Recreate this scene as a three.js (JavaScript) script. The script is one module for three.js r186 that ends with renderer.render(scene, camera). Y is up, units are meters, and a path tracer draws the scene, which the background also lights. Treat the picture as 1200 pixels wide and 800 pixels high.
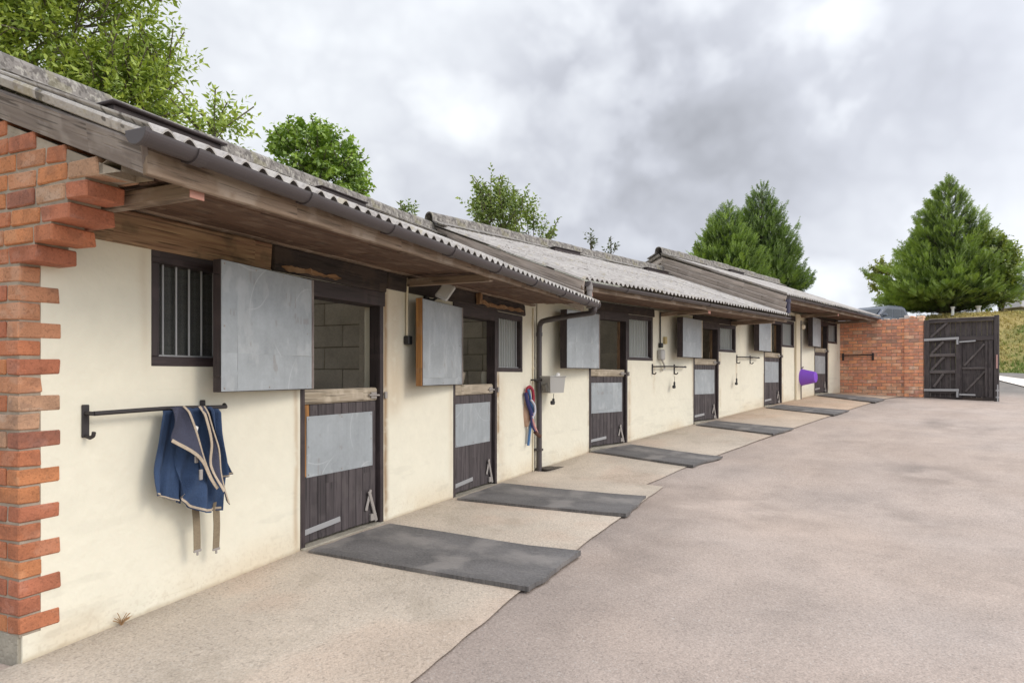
import * as THREE from 'three';
import { mergeGeometries } from 'three/addons/utils/BufferGeometryUtils.js';

// ---------------------------------------------------------------- camera, sky, sun, exposure
const scene = new THREE.Scene();
const CY = 1.28;
const camera = new THREE.PerspectiveCamera(53.13, 1.5, 0.05, 1500);
camera.position.set(0, CY, 0);
camera.lookAt(0, CY, -10);
camera.setViewOffset(1200, 800, 0, -40, 1200, 800);
camera.updateProjectionMatrix();

const renderer = new THREE.WebGLRenderer({ antialias: true });
renderer.toneMapping = THREE.LinearToneMapping;
renderer.toneMappingExposure = 1.56;
renderer.shadowMap.enabled = true;

const SUN_DIR = new THREE.Vector3(0.9, 0.70, 0.33).normalize();
const sun = new THREE.DirectionalLight(0xfff1de, 0.7);
sun.position.copy(SUN_DIR).multiplyScalar(60);
sun.castShadow = true;
sun.shadow.radius = 36;
sun.shadow.mapSize.set(4096, 4096);
Object.assign(sun.shadow.camera, { left: -40, right: 40, top: 40, bottom: -40, near: 1, far: 200 });
scene.add(sun, sun.target);

// ---------------------------------------------------------------- noise and random
function rng(seed) { let a = seed >>> 0; return () => { a = (a + 0x6d2b79f5) >>> 0; let t = Math.imul(a ^ (a >>> 15), 1 | a); t = (t + Math.imul(t ^ (t >>> 7), 61 | t)) ^ t; return ((t ^ (t >>> 14)) >>> 0) / 4294967296; }; }
const R = rng(7);
const rr = (a, b, f = R) => a + (b - a) * f();
const clamp = (x, a = 0, b = 1) => Math.min(b, Math.max(a, x));
const sm = (a, b, x) => { const t = clamp((x - a) / (b - a)); return t * t * (3 - 2 * t); };
const lerp = (a, b, t) => a + (b - a) * t;
function hash2(x, y, s) { let h = Math.imul(x, 374761393) + Math.imul(y, 668265263) + Math.imul(s, 1442695041); h = Math.imul(h ^ (h >>> 13), 1274126177); return ((h ^ (h >>> 16)) >>> 0) / 4294967296; }
function vnoise(x, y, s = 0, p = 0) {
  const xi = Math.floor(x), yi = Math.floor(y), fx = x - xi, fy = y - yi;
  const m = (v) => (p ? ((v % p) + p) % p : v);
  const u = fx * fx * (3 - 2 * fx), v = fy * fy * (3 - 2 * fy);
  const a = hash2(m(xi), m(yi), s), b = hash2(m(xi + 1), m(yi), s), c = hash2(m(xi), m(yi + 1), s), d = hash2(m(xi + 1), m(yi + 1), s);
  return a + (b - a) * u + (c - a) * v + (a - b - c + d) * u * v;
}
function fbm(x, y, o = 4, s = 0, p = 0) { let a = 0.5, t = 0, n = 0; for (let i = 0; i < o; i++) { t += a * vnoise(x, y, s + i * 17, p); n += a; a *= 0.5; x *= 2; y *= 2; if (p) p *= 2; } return t / n; }

// ---------------------------------------------------------------- sky: broken overcast, brighter overhead
{
  const W = 2048, H = 1024, data = new Float32Array(W * H * 4);
  const dirOf = (px, py) => new THREE.Vector3((px - 600) / 800, (440 - py) / 800, -1).normalize();
  const blobs = [[830, 70, 0.20, -0.20], [700, 190, 0.17, -0.20], [790, 250, 0.16, -0.12], [1090, 120, 0.15, -0.15], [925, 205, 0.10, -0.10], [640, 90, 0.14, -0.07], [1150, 60, 0.12, -0.07],
    [330, 60, 0.26, 0.03], [960, 30, 0.12, 0.04], [985, 320, 0.14, 0.09], [740, 275, 0.08, 0.06], [560, 40, 0.10, 0.04], [900, 160, 0.07, 0.05], [1010, 250, 0.10, 0.03]].map(([x, y, r, k]) => [dirOf(x, y), r, k]);
  for (let j = 0; j < H; j++) {
    const el = ((j + 0.5) / H - 0.5) * Math.PI, y = Math.sin(el), c = Math.cos(el);
    for (let i = 0; i < W; i++) {
      const az = ((i + 0.5) / W - 0.5) * 2 * Math.PI, x = c * Math.cos(az), z = c * Math.sin(az), k = 4 * (j * W + i);
      const yy = Math.max(y, 0.0), px = x * 2.9 + z * 0.5 + 11.3, pz = y * 3.1 + z * 1.2 + 14.7;
      const wx = fbm(px * 1.4, pz * 1.4, 3, 5) - 0.5, wz = fbm(px * 1.4 + 9, pz * 1.4, 3, 9) - 0.5;
      const n1 = fbm(px * 1.2 + wx * 0.5, pz * 1.2 + wz * 0.5, 6, 21) - 0.5, n2 = fbm(px * 3.0 + wx * 0.7, pz * 3.0 + wz * 0.7, 6, 43) - 0.5, n3 = fbm(px * 8 + wx * 0.8, pz * 8 + wz * 0.8, 4, 57) - 0.5;
      let d = n1 * 0.42 + (Math.abs(n2) * 2 - 0.20) * 0.30 + n2 * 0.16 + (Math.abs(n3) * 2 - 0.22) * 0.10;
      for (const [b, r, s] of blobs) { const a = 1 - (x * b.x + y * b.y + z * b.z); d += s * Math.exp(-a * 2 / (r * r)) * clamp(0.85 + 2.6 * n2 * Math.sign(-s) * -1 + 1.4 * n1, 0.55, 1.8); }
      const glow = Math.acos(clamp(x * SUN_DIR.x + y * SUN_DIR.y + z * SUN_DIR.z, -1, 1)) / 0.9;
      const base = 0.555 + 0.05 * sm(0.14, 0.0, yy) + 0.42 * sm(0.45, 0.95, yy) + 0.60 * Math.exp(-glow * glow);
      const L = Math.max(0.3, base * (1 + 0.95 * d));
      const g = clamp(0.5 - d * 1.8);           // grey of the thicker cloud: a little violet-blue
      const f = y < 0 ? 0.35 : 1;
      data[k] = L * f * lerp(0.97, 0.925, g); data[k + 1] = L * f * lerp(1.005, 0.965, g); data[k + 2] = L * f * lerp(1.03, 1.075, g); data[k + 3] = 1;
    }
  }
  const sky = new THREE.DataTexture(data, W, H, THREE.RGBAFormat, THREE.FloatType);
  sky.mapping = THREE.EquirectangularReflectionMapping; sky.magFilter = THREE.LinearFilter; sky.minFilter = THREE.LinearFilter; sky.needsUpdate = true;
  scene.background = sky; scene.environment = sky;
}

// ---------------------------------------------------------------- frames of the rows (u along the wall, y up, v out into the yard)
const rad = Math.PI / 180;
const F = (ox, od, deg) => ({ ox, oz: -od, s: Math.sin(deg * rad), c: Math.cos(deg * rad), turn: Math.atan2(Math.cos(deg * rad), Math.sin(deg * rad)) });
const F1 = F(-2.342, 3.245, 24.3), F2 = F(0.32, 9.14, 42);
const toW = (f, u, y, v) => new THREE.Vector3(f.ox + f.s * u + f.c * v, y, f.oz - f.c * u + f.s * v);
const toUV = (f, x, z) => { const dx = x - f.ox, dz = z - f.oz; return [dx * f.s - dz * f.c, dx * f.c + dz * f.s]; };
// the ground: level by the first block, then climbing beside the others, falling gently away from the walls
const path1 = (u) => u < 0 ? -0.107 + 0.045 * Math.max(u, -3) : u < 2 ? lerp(-0.107, -0.012, u / 2) : lerp(-0.012, 0, clamp((u - 2) / 2));
const KN = [[0, 0], [1.2, 0.135], [4.5, 0.375], [7.8, 0.585], [11, 0.765], [13.1, 0.785], [20, 1.28], [23, 1.5]];
const path2 = (t) => { if (t <= 0) return 0; for (let i = 1; i < KN.length; i++) if (t < KN[i][0]) return lerp(KN[i - 1][1], KN[i][1], (t - KN[i - 1][0]) / (KN[i][0] - KN[i - 1][0])); return 1.5 + 0.05 * Math.min(t - 23, 1); };
const fall = (v) => 0.035 * clamp(v, 0, 4) + 0.008 * Math.max(0, Math.min(v - 4, 10));
const bend = { x: F1.s + F2.s, z: -(F1.c + F2.c) };
function groundY(x, z) {
  const [u1, v1] = toUV(F1, x, z), [u2, v2] = toUV(F2, x, z);
  if ((x - F2.ox) * bend.x + (z - F2.oz) * bend.z > 0) return path2(u2 - Math.max(v2, 0) * 0.1557) - fall(v2);
  return path1(u1) - fall(v1);
}
function onGround(px, py) {       // where the line of sight through a point of the picture meets the ground
  const k = (py - 440) / 800; let lo = 1, hi = 60;
  for (let d = 1; d < 60; d += 0.25) if (CY - k * d <= groundY((px - 600) / 800 * d, -d)) { lo = d - 0.25; hi = d; break; }
  for (let i = 0; i < 30; i++) { const d = (lo + hi) / 2; if (CY - k * d <= groundY((px - 600) / 800 * d, -d)) hi = d; else lo = d; }
  return [(px - 600) / 800 * hi, CY - k * hi, -hi];
}

// ---------------------------------------------------------------- textures
function tex(W, H, fn, { srgb = true, repeat } = {}) {
  const d = new Uint8Array(W * H * 4);
  for (let j = 0; j < H; j++) for (let i = 0; i < W; i++) { const c = fn(i / W, j / H, i, j), k = 4 * (j * W + i); for (let q = 0; q < 3; q++) { let v = c[q] ?? c[0]; if (srgb) v = v <= 0.0031308 ? v * 12.92 : 1.055 * Math.pow(Math.max(v, 0), 1 / 2.4) - 0.055; d[k + q] = clamp(v) * 255; } d[k + 3] = 255; }
  const t = new THREE.DataTexture(d, W, H, THREE.RGBAFormat);
  t.wrapS = t.wrapT = THREE.RepeatWrapping; t.magFilter = THREE.LinearFilter; t.minFilter = THREE.LinearMipmapLinearFilter; t.generateMipmaps = true;
  if (srgb) t.colorSpace = THREE.SRGBColorSpace;
  if (repeat) t.repeat.set(...repeat);
  t.needsUpdate = true; return t;
}
const mul = (c, k) => [c[0] * k, c[1] * k, c[2] * k];
const mixc = (a, b, t) => [lerp(a[0], b[0], t), lerp(a[1], b[1], t), lerp(a[2], b[2], t)];
// wood: grain runs along the first texture axis
function woodTex(base, dark, streak, seed) {
  return tex(512, 512, (u, v, i, j) => {
    const g = fbm(u * 4, v * 64, 4, seed, 64 * 0 + 0), g2 = fbm(u * 2, v * 22, 3, seed + 3), k = fbm(u * 9, v * 9, 4, seed + 7), crack = sm(0.66, 0.74, fbm(u * 3, v * 90, 3, seed + 11));
    let c = mixc(dark, base, clamp(0.2 + 0.9 * g + 0.5 * (g2 - 0.5)));
    c = mixc(c, streak, sm(0.5, 0.75, k) * 0.55);
    return mul(c, 1 - 0.5 * crack);
  });
}
const grainBump = tex(512, 512, (u, v) => [clamp(0.75 * fbm(u * 4, v * 64, 4, 91) + 0.25 - 0.6 * sm(0.66, 0.74, fbm(u * 3, v * 90, 3, 95)))], { srgb: false });
const std = (o) => new THREE.MeshStandardMaterial(o);
const wood = (base, dark, streak, seed, rough = 0.85, bump = 0.003) => std({ map: woodTex(base, dark, streak, seed), bumpMap: grainBump, bumpScale: bump, roughness: rough });
const M = {
  soffit: [0, 1, 2].map((k) => wood(mul([0.15, 0.088, 0.056], 1 + 0.16 * (k - 1)), [0.07, 0.036, 0.022], [0.22, 0.15, 0.105], 11 + k * 31)),
  fascia: wood([0.31, 0.225, 0.165], [0.13, 0.09, 0.06], [0.40, 0.33, 0.27], 15),
  barge: wood([0.28, 0.24, 0.22], [0.12, 0.095, 0.09], [0.36, 0.32, 0.30], 19),
  weather: [0, 1].map((k) => wood(mul([0.62, 0.54, 0.48], 1 - 0.16 * k), [0.22, 0.18, 0.155], [0.50, 0.45, 0.41], 23 + k * 13)),
  beam: wood([0.42, 0.285, 0.165], [0.13, 0.04, 0.028], [0.11, 0.085, 0.05], 27),
  darkBeam: wood([0.05, 0.038, 0.035], [0.025, 0.018, 0.017], [0.085, 0.06, 0.045], 29),
  rust: wood([0.34, 0.19, 0.09], [0.12, 0.065, 0.035], [0.42, 0.29, 0.18], 33),
  frame: wood([0.050, 0.036, 0.038], [0.026, 0.019, 0.020], [0.07, 0.05, 0.05], 35, 0.6, 0.001),
  door: [0, 1, 2].map((k) => wood(mul([0.085, 0.070, 0.074], 1 + 0.18 * (k - 1)), [0.028, 0.022, 0.024], [0.10, 0.085, 0.085], 37 + k * 5, 0.65, 0.0015)),
  bare: wood([0.47, 0.40, 0.315], [0.21, 0.17, 0.11], [0.62, 0.54, 0.43], 53),
  orange: wood([0.45, 0.22, 0.07], [0.18, 0.08, 0.03], [0.36, 0.2, 0.1], 57),
  gateBrace: wood([0.15, 0.13, 0.125], [0.06, 0.05, 0.05], [0.2, 0.18, 0.17], 68),
  gate: [0, 1, 2].map((k) => wood(mul([0.085, 0.070, 0.070], 1 + 0.2 * (k - 1)), [0.023, 0.018, 0.019], [0.085, 0.072, 0.068], 61 + k * 3, 0.75, 0.002)),
  pipe: std({ color: new THREE.Color().setRGB(0.075, 0.064, 0.068), roughness: 0.5 }),
  pipeGrey: std({ color: new THREE.Color().setRGB(0.24, 0.22, 0.215), roughness: 0.6 }),
  iron: std({ color: new THREE.Color().setRGB(0.045, 0.04, 0.042), roughness: 0.55, metalness: 0.3 }),
  zinc: std({ color: new THREE.Color().setRGB(0.42, 0.42, 0.43), roughness: 0.5, metalness: 0.35 }),
  oldIron: std({ color: new THREE.Color().setRGB(0.37, 0.34, 0.32), roughness: 0.6, metalness: 0.3 }),
  white: std({ color: new THREE.Color().setRGB(0.75, 0.74, 0.72), roughness: 0.5 }),
  cream: std({ color: new THREE.Color().setRGB(0.74, 0.66, 0.50), roughness: 0.7 }),
  black: std({ color: new THREE.Color().setRGB(0.02, 0.02, 0.022), roughness: 0.5 }),
};
M.bareEnd = std({ color: new THREE.Color().setRGB(0.46, 0.24, 0.19), roughness: 0.9 });
// galvanised sheet: spangle, smears, white bloom
M.sheet = [0, 1, 2].map((k) => std({
  map: tex(512, 512, (u, v) => {
    const sp = vnoise(u * 90, v * 90, 3 + k) * 0.5 + vnoise(u * 41, v * 41, 8 + k) * 0.5, n = fbm(u * 5 + k * 3, v * 5, 4, 60 + k), s = fbm(u * 26, v * 2.5, 4, 63 + k);
    const bl = sm(0.60, 0.72, fbm(u * 11, v * 5, 5, 66 + k)), rust = sm(0.70, 0.78, fbm(u * 8, v * 8, 4, 69 + k)) * sm(0.55, 0.7, vnoise(u * 60, v * 9, 70 + k));
    let c = mul([0.355, 0.385, 0.41], 0.76 + 0.12 * sp + 0.36 * n + 0.14 * (s - 0.5));
    c = mixc(c, [0.62, 0.64, 0.65], bl * 0.20);
    for (let q = 0; q < 7; q++) { const cx = hash2(q, 1, k + 5) * 1.2, cy = hash2(q, 2, k + 5), rd = 0.1 + 0.35 * hash2(q, 3, k + 5), e = Math.abs(Math.hypot(u - cx, v - cy) - rd + 0.02 * (n - 0.5)), an = Math.atan2(v - cy, u - cx) * 0.5 + 3 * hash2(q, 4, k + 5); c = mixc(c, [0.66, 0.69, 0.71], sm(0.006, 0.0015, e) * sm(0.7, 0.98, Math.sin(an * 2)) * 0.32); }
    return mixc(c, [0.24, 0.20, 0.17], rust * 0.35);
  }), roughness: 0.5, metalness: 0.15, bumpMap: tex(256, 256, (u, v) => [fbm(u * 3, v * 3, 3, 80 + k)], { srgb: false }), bumpScale: 0.008,
}));
// fired brick, six tones
const brickGrain = tex(512, 512, (u, v) => {
  const n = fbm(u * 9, v * 9, 5, 5), pit = sm(0.74, 0.84, vnoise(u * 130, v * 130, 9)), pale = sm(0.56, 0.72, fbm(u * 10, v * 14, 5, 12)), soot = sm(0.58, 0.74, fbm(u * 8, v * 11, 4, 44)), sand = vnoise(u * 240, v * 240, 2);
  let c = mul([1, 1, 1], 0.58 + 0.62 * n + 0.2 * (sand - 0.5)); c = mixc(c, [1.05, 1.45, 1.9], pale * 0.34); c = mixc(c, [0.42, 0.46, 0.55], soot * 0.4); return mul(mul(c, 0.70), 1 - 0.22 * pit);
});
const brickBump = tex(256, 256, (u, v) => [0.6 * fbm(u * 10, v * 10, 5, 25) + 0.4 - 0.4 * sm(0.72, 0.82, vnoise(u * 110, v * 110, 9))], { srgb: false });
const BRICKS = [[0.52, 0.155, 0.06], [0.44, 0.12, 0.055], [0.60, 0.21, 0.07], [0.36, 0.11, 0.065], [0.56, 0.24, 0.12], [0.50, 0.29, 0.18], [0.15, 0.07, 0.06]];
const brickSet = (dust, k) => BRICKS.map((c) => std({ color: new THREE.Color().setRGB(...mul(mixc(c, [0.46, 0.29, 0.20], dust), k)), map: brickGrain, bumpMap: brickBump, bumpScale: 0.004, roughness: 0.92 }));
M.brick = brickSet(0.24, 1.42);
M.yardBrick = brickSet(0.46, 2.6);        // yard wall: the same tones, dustier and brighter
M.mortar = std({ map: tex(256, 256, (u, v) => mul([0.36, 0.305, 0.245], 0.6 + 0.7 * fbm(u * 12, v * 12, 4, 3))), bumpMap: brickBump, bumpScale: 0.004, roughness: 1 });
// painted blockwork inside
M.block = [0, 1, 2].map((k) => std({ map: tex(256, 256, (u, v) => mul([0.80, 0.73, 0.66], (0.88 + 0.07 * k) * (0.62 + 0.5 * fbm(u * 4, v * 4, 5, 33 + k) + 0.14 * vnoise(u * 70, v * 70, 4)))), bumpMap: brickBump, bumpScale: 0.003, roughness: 0.95 }));
// aged asbestos-cement roof with lichen
M.roof = [0, 1, 2].map((k) => std({
  map: tex(512, 512, (u, v) => {
    const n = fbm(u * 5, v * 5, 5, 71 + k * 9), f = vnoise(u * 150, v * 150, 4), li = sm(0.58, 0.68, fbm(u * 16, v * 16, 4, 77 + k * 9)), dk = sm(0.60, 0.72, fbm(u * 24, v * 20, 4, 83 + k * 9)), og = sm(0.68, 0.76, fbm(u * 12, v * 12, 4, 88 + k));
    let c = mul([0.44, 0.41, 0.388], 0.68 + 0.46 * n + 0.2 * (f - 0.5)); c = mixc(c, [0.55, 0.53, 0.48], li * 0.25); c = mixc(c, [0.22, 0.19, 0.17], dk * 0.5); c = mixc(c, [0.09, 0.08, 0.075], 0.8 * sm(0.80, 0.88, vnoise(u * 46, v * 46, 61 + k)) * sm(0.45, 0.6, n)); return mixc(c, [0.36, 0.30, 0.15], og * 0.35);
  }, { repeat: [0.7, 0.7] }), bumpMap: brickBump, bumpScale: 0.005, roughness: 0.95,
}));
M.added_rooflight = new THREE.MeshPhysicalMaterial({ color: new THREE.Color().setRGB(0.85, 0.84, 0.78), roughness: 0.5, transmission: 0.85, thickness: 0 });  // for the unseen roof sheets added to let daylight inside
M.ridge = std({
  map: tex(512, 512, (u, v) => {
    const n = fbm(u * 4, v * 4, 5, 171), li = sm(0.56, 0.66, fbm(u * 34, v * 34, 4, 177)), dk = sm(0.50, 0.66, fbm(u * 40, v * 36, 4, 183)), ms = sm(0.62, 0.72, fbm(u * 9, v * 9, 4, 188));
    let c = mul([0.235, 0.215, 0.20], 0.55 + 0.75 * n); c = mixc(c, [0.46, 0.44, 0.39], li * 0.55); c = mixc(c, [0.07, 0.063, 0.058], dk * 0.6); return mixc(c, [0.22, 0.20, 0.10], ms * 0.35);
  }), bumpMap: brickBump, bumpScale: 0.008, roughness: 1,
});
M.mat = std({
  map: tex(512, 512, (u, v) => {
    const n = fbm(u * 4, v * 4, 5, 201, 4), d = sm(0.5, 0.75, fbm(u * 3, v * 3, 4, 207, 3)), f = vnoise(u * 128, v * 128, 6, 128), sc = sm(0.66, 0.75, fbm(u * 6, v * 40, 4, 212));
    let c = mul([0.135, 0.127, 0.125], 0.65 + 0.6 * n + 0.5 * (f - 0.5)); c = mixc(c, [0.30, 0.275, 0.255], d * 0.5); return mixc(c, [0.26, 0.24, 0.22], sc * 0.25);
  }), bumpMap: tex(256, 256, (u, v) => [0.5 * fbm(u * 30, v * 30, 3, 6) + 0.5 * fbm(u * 4, v * 4, 3, 8)], { srgb: false }), bumpScale: 0.006, roughness: 0.75,
});
const speckle = (u, v, s, p) => { const a = vnoise(u * p, v * p, s, p), b = vnoise(u * p * 2, v * p * 2, s + 1, p * 2); return a * 0.5 + b * 0.5; };
M.asphalt = std({
  vertexColors: true,
  map: tex(1024, 1024, (u, v) => {
    const a = speckle(u, v, 301, 200), b = vnoise(u * 420, v * 420, 305, 420), n = fbm(u * 6, v * 6, 5, 307, 6), st = sm(0.84, 0.93, vnoise(u * 300, v * 300, 311, 300)), dk = sm(0.76, 0.9, vnoise(u * 280, v * 280, 313, 280)), ds = sm(0.52, 0.75, fbm(u * 9, v * 9, 4, 319, 9));
    let c = mul([0.455, 0.378, 0.326], 0.80 + 0.22 * n + 0.30 * (a - 0.5) + 0.26 * (b - 0.5)); c = mixc(c, [0.56, 0.53, 0.49], st * 0.5); c = mixc(c, [0.14, 0.12, 0.11], dk * 0.34); return mul(c, 1 - 0.08 * ds);
  }, { repeat: [1 / 2.4, 1 / 2.4] }),
  bumpMap: tex(512, 512, (u, v) => [0.6 * speckle(u, v, 301, 100) + 0.4 * fbm(u * 8, v * 8, 4, 331, 8)], { srgb: false, repeat: [1 / 1.3, 1 / 1.3] }), bumpScale: 0.006, roughness: 0.93,
});
M.concrete = std({
  vertexColors: true,
  map: tex(1024, 1024, (u, v) => {
    const a = speckle(u, v, 401, 160), n = fbm(u * 5, v * 5, 5, 407, 5), st = 0.6 * sm(0.74, 0.88, vnoise(u * 230, v * 230, 411, 230)), dk = 0.7 * sm(0.74, 0.9, vnoise(u * 190, v * 190, 413, 190)), fn = vnoise(u * 400, v * 400, 417, 400), dp = sm(0.55, 0.72, fbm(u * 8, v * 8, 4, 421, 8));
    let c = mul([0.58, 0.495, 0.405], 0.74 + 0.28 * n + 0.26 * (a - 0.5) + 0.22 * (fn - 0.5)); c = mixc(c, [0.62, 0.58, 0.52], st * 0.5); c = mixc(c, [0.20, 0.165, 0.14], dk * 0.55); return mixc(c, [0.30, 0.25, 0.19], dp * 0.25);
  }, { repeat: [1 / 2.1, 1 / 2.1] }),
  bumpMap: tex(512, 512, (u, v) => [speckle(u, v, 401, 80)], { srgb: false, repeat: [1 / 1.1, 1 / 1.1] }), bumpScale: 0.004, roughness: 0.95,
});
M.plainConcrete = std({ map: tex(256, 256, (u, v) => mul([0.36, 0.33, 0.27], 0.6 + 0.6 * fbm(u * 6, v * 6, 5, 441) + 0.2 * (vnoise(u * 90, v * 90, 6) - 0.5))), bumpMap: brickBump, bumpScale: 0.006, roughness: 1 });
// painted render: each wall gets its own stains and painted soffit shade
const plasterBump = tex(512, 512, (u, v) => [0.55 * fbm(u * 7, v * 7, 5, 501, 7) + 0.25 * fbm(u * 40, v * 40, 3, 505, 40) + 0.2 * fbm(u * 2, v * 5, 2, 507)], { srgb: false, repeat: [1 / 1.2, 1 / 1.2] });
function plaster(seed, len, y0, h, stain) {
  const m = std({
    map: tex(1536, 640, (a, b) => {
      const u = a * len, y = y0 + b * h, n = fbm(u * 1.6, y * 1.6, 5, seed), f = fbm(u * 14, y * 14, 4, seed + 5);
      let c = mul([0.795, 0.76, 0.635], 0.93 + 0.08 * n + 0.07 * (f - 0.5));
      return stain(c, u, y, n, f);
    }), bumpMap: plasterBump, bumpScale: 0.009, roughness: 0.88,
  });
  m.map.repeat.set(1 / len, 1 / h); m.map.offset.set(0, -y0 / h);
  return m;
}

// ---------------------------------------------------------------- geometry helpers
function cbox(x0, x1, y0, y1, z0, z1, b = 0.003, jit = 0, f = R) {        // box with chamfered edges and corners a little off true
  const lo = [x0, y0, z0], hi = [x1, y1, z1], ctr = lo.map((v, i) => (v + hi[i]) / 2), sz = lo.map((v, i) => hi[i] - v);
  b = Math.min(b, Math.min(...sz) * 0.45);
  const V = [];
  for (let c = 0; c < 8; c++) {
    const s = [c & 1, (c >> 1) & 1, (c >> 2) & 1], j = [0, 0, 0].map(() => (f() - 0.5) * 2 * jit);
    V.push([0, 1, 2].map((a) => [0, 1, 2].map((k) => (s[k] ? hi[k] - (k === a ? 0 : b) : lo[k] + (k === a ? 0 : b)) + j[k])));
  }
  const pos = [], uv = [], nor = [], longest = sz.indexOf(Math.max(...sz)), ou = f() * 7, ov = f() * 7;
  const tri = (p, q, r) => {
    let n = new THREE.Vector3().subVectors(new THREE.Vector3(...q), new THREE.Vector3(...p)).cross(new THREE.Vector3().subVectors(new THREE.Vector3(...r), new THREE.Vector3(...p)));
    if (n.x * (p[0] - ctr[0]) + n.y * (p[1] - ctr[1]) + n.z * (p[2] - ctr[2]) < 0) { [q, r] = [r, q]; n.negate(); }
    n.normalize(); const an = [Math.abs(n.x), Math.abs(n.y), Math.abs(n.z)], d = an.indexOf(Math.max(...an));
    let ax = [0, 1, 2].filter((k) => k !== d); if (ax[1] === longest) ax.reverse();
    for (const t of [p, q, r]) { pos.push(...t); nor.push(n.x, n.y, n.z); uv.push(t[ax[0]] + ou, t[ax[1]] + ov); }
  };
  const quad = (p, q, r, s) => { tri(p, q, r); tri(p, r, s); };
  for (let a = 0; a < 3; a++) {
    const o = [0, 1, 2].filter((k) => k !== a), A = 1 << o[0], B = 1 << o[1];
    for (const s of [0, 1 << a]) quad(V[s][a], V[s | A][a], V[s | A | B][a], V[s | B][a]);
    for (const s of [0, A, B, A | B]) quad(V[s][o[0]], V[s][o[1]], V[s | (1 << a)][o[1]], V[s | (1 << a)][o[0]]);
  }
  for (let c = 0; c < 8; c++) tri(V[c][0], V[c][1], V[c][2]);
  const g = new THREE.BufferGeometry();
  g.setAttribute('position', new THREE.Float32BufferAttribute(pos, 3)); g.setAttribute('normal', new THREE.Float32BufferAttribute(nor, 3)); g.setAttribute('uv', new THREE.Float32BufferAttribute(uv, 2));
  return g;
}
function bar(p, q, w, d, b = 0.003, f = R) {                               // a squared length of stuff from p to q: w across, d deep along z
  const a = new THREE.Vector3(...p), e = new THREE.Vector3(...q), L = a.distanceTo(e), g = cbox(0, L, -w / 2, w / 2, -d / 2, d / 2, b, 0, f);
  g.applyQuaternion(new THREE.Quaternion().setFromUnitVectors(new THREE.Vector3(1, 0, 0), e.clone().sub(a).normalize())); g.translate(...p); return g;
}
function tube(pts, r, seg = 0, rs = 10, closed = false) {
  const c = pts.length === 2 ? new THREE.LineCurve3(new THREE.Vector3(...pts[0]), new THREE.Vector3(...pts[1])) : new THREE.CatmullRomCurve3(pts.map((p) => new THREE.Vector3(...p)), closed, 'catmullrom', 0.3);
  const g = new THREE.TubeGeometry(c, seg || (pts.length === 2 ? 1 : pts.length * 6), r, rs, closed);
  if (closed) return g.toNonIndexed();
  const caps = [0, 1].map((t) => { const k = new THREE.CircleGeometry(r, rs); k.applyQuaternion(new THREE.Quaternion().setFromUnitVectors(new THREE.Vector3(0, 0, 1), c.getTangentAt(t).multiplyScalar(t ? 1 : -1))); const p = c.getPointAt(t); k.translate(p.x, p.y, p.z); return k.toNonIndexed(); });
  return mergeGeometries([g.toNonIndexed(), ...caps]);
}
function cyl(r0, r1, h, s = 16) { return new THREE.CylinderGeometry(r0, r1, h, s).toNonIndexed(); }
const merge = (a) => mergeGeometries(a.map((g) => (g.index ? g.toNonIndexed() : g)));
const flat = (g) => (g.index ? g.toNonIndexed() : g);
const taken = new Map();
const numbered = (n) => { const k = taken.get(n) ?? 0; taken.set(n, k + 1); return k ? `${n}_${String(k).padStart(3, '0')}` : n; };
function mesh(name, g, m, parent, top = false) { const o = new THREE.Mesh(Array.isArray(g) ? merge(g) : g, m); o.name = top ? numbered(name) : name; o.castShadow = o.receiveShadow = true; if (parent) parent.add(o); return o; }
function thing(name, label, category, f, [u, y, v] = [0, 0, 0], group) {   // a thing in the frame of a row
  const o = new THREE.Group(); o.name = numbered(name); scene.add(o);
  if (f) { o.position.copy(toW(f, u, y, v)); o.rotation.y = f.turn; } else o.position.set(u, y, v);
  o.userData = { label, category }; if (group) o.userData.group = group; return o;
}
function struct(name, g, m) { const o = mesh(name, g, m, scene, true); o.userData.kind = 'structure'; return o; }
function gridGeo(nu, nv, fn, up = 1) {     // up 1: faces turned upward, -1: downward, 0: as laid;          // fn(a, b) -> [x, y, z, tu, tv, (r, g, b)]
  const p = [], t = [], c = [], ix = []; let col = false;
  for (let j = 0; j <= nv; j++) for (let i = 0; i <= nu; i++) { const q = fn(i / nu, j / nv); p.push(q[0], q[1], q[2]); t.push(q[3], q[4]); if (q.length > 5) { col = true; c.push(q[5], q[6], q[7]); } }
  for (let j = 0; j < nv; j++) for (let i = 0; i < nu; i++) { const a = j * (nu + 1) + i, b = a + nu + 1; ix.push(a, a + 1, b + 1, a, b + 1, b); }
  const g = new THREE.BufferGeometry();
  g.setAttribute('position', new THREE.Float32BufferAttribute(p, 3)); g.setAttribute('uv', new THREE.Float32BufferAttribute(t, 2)); if (col) g.setAttribute('color', new THREE.Float32BufferAttribute(c, 3));
  g.setIndex(ix); g.computeVertexNormals();
  let ny = 0; for (let i = 1; i < p.length; i += 3) ny += g.attributes.normal.array[i];
  if (up * ny < 0) { for (let i = 0; i < ix.length; i += 3) [ix[i + 1], ix[i + 2]] = [ix[i + 2], ix[i + 1]]; g.setIndex(ix); g.computeVertexNormals(); }
  return g;
}

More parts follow.
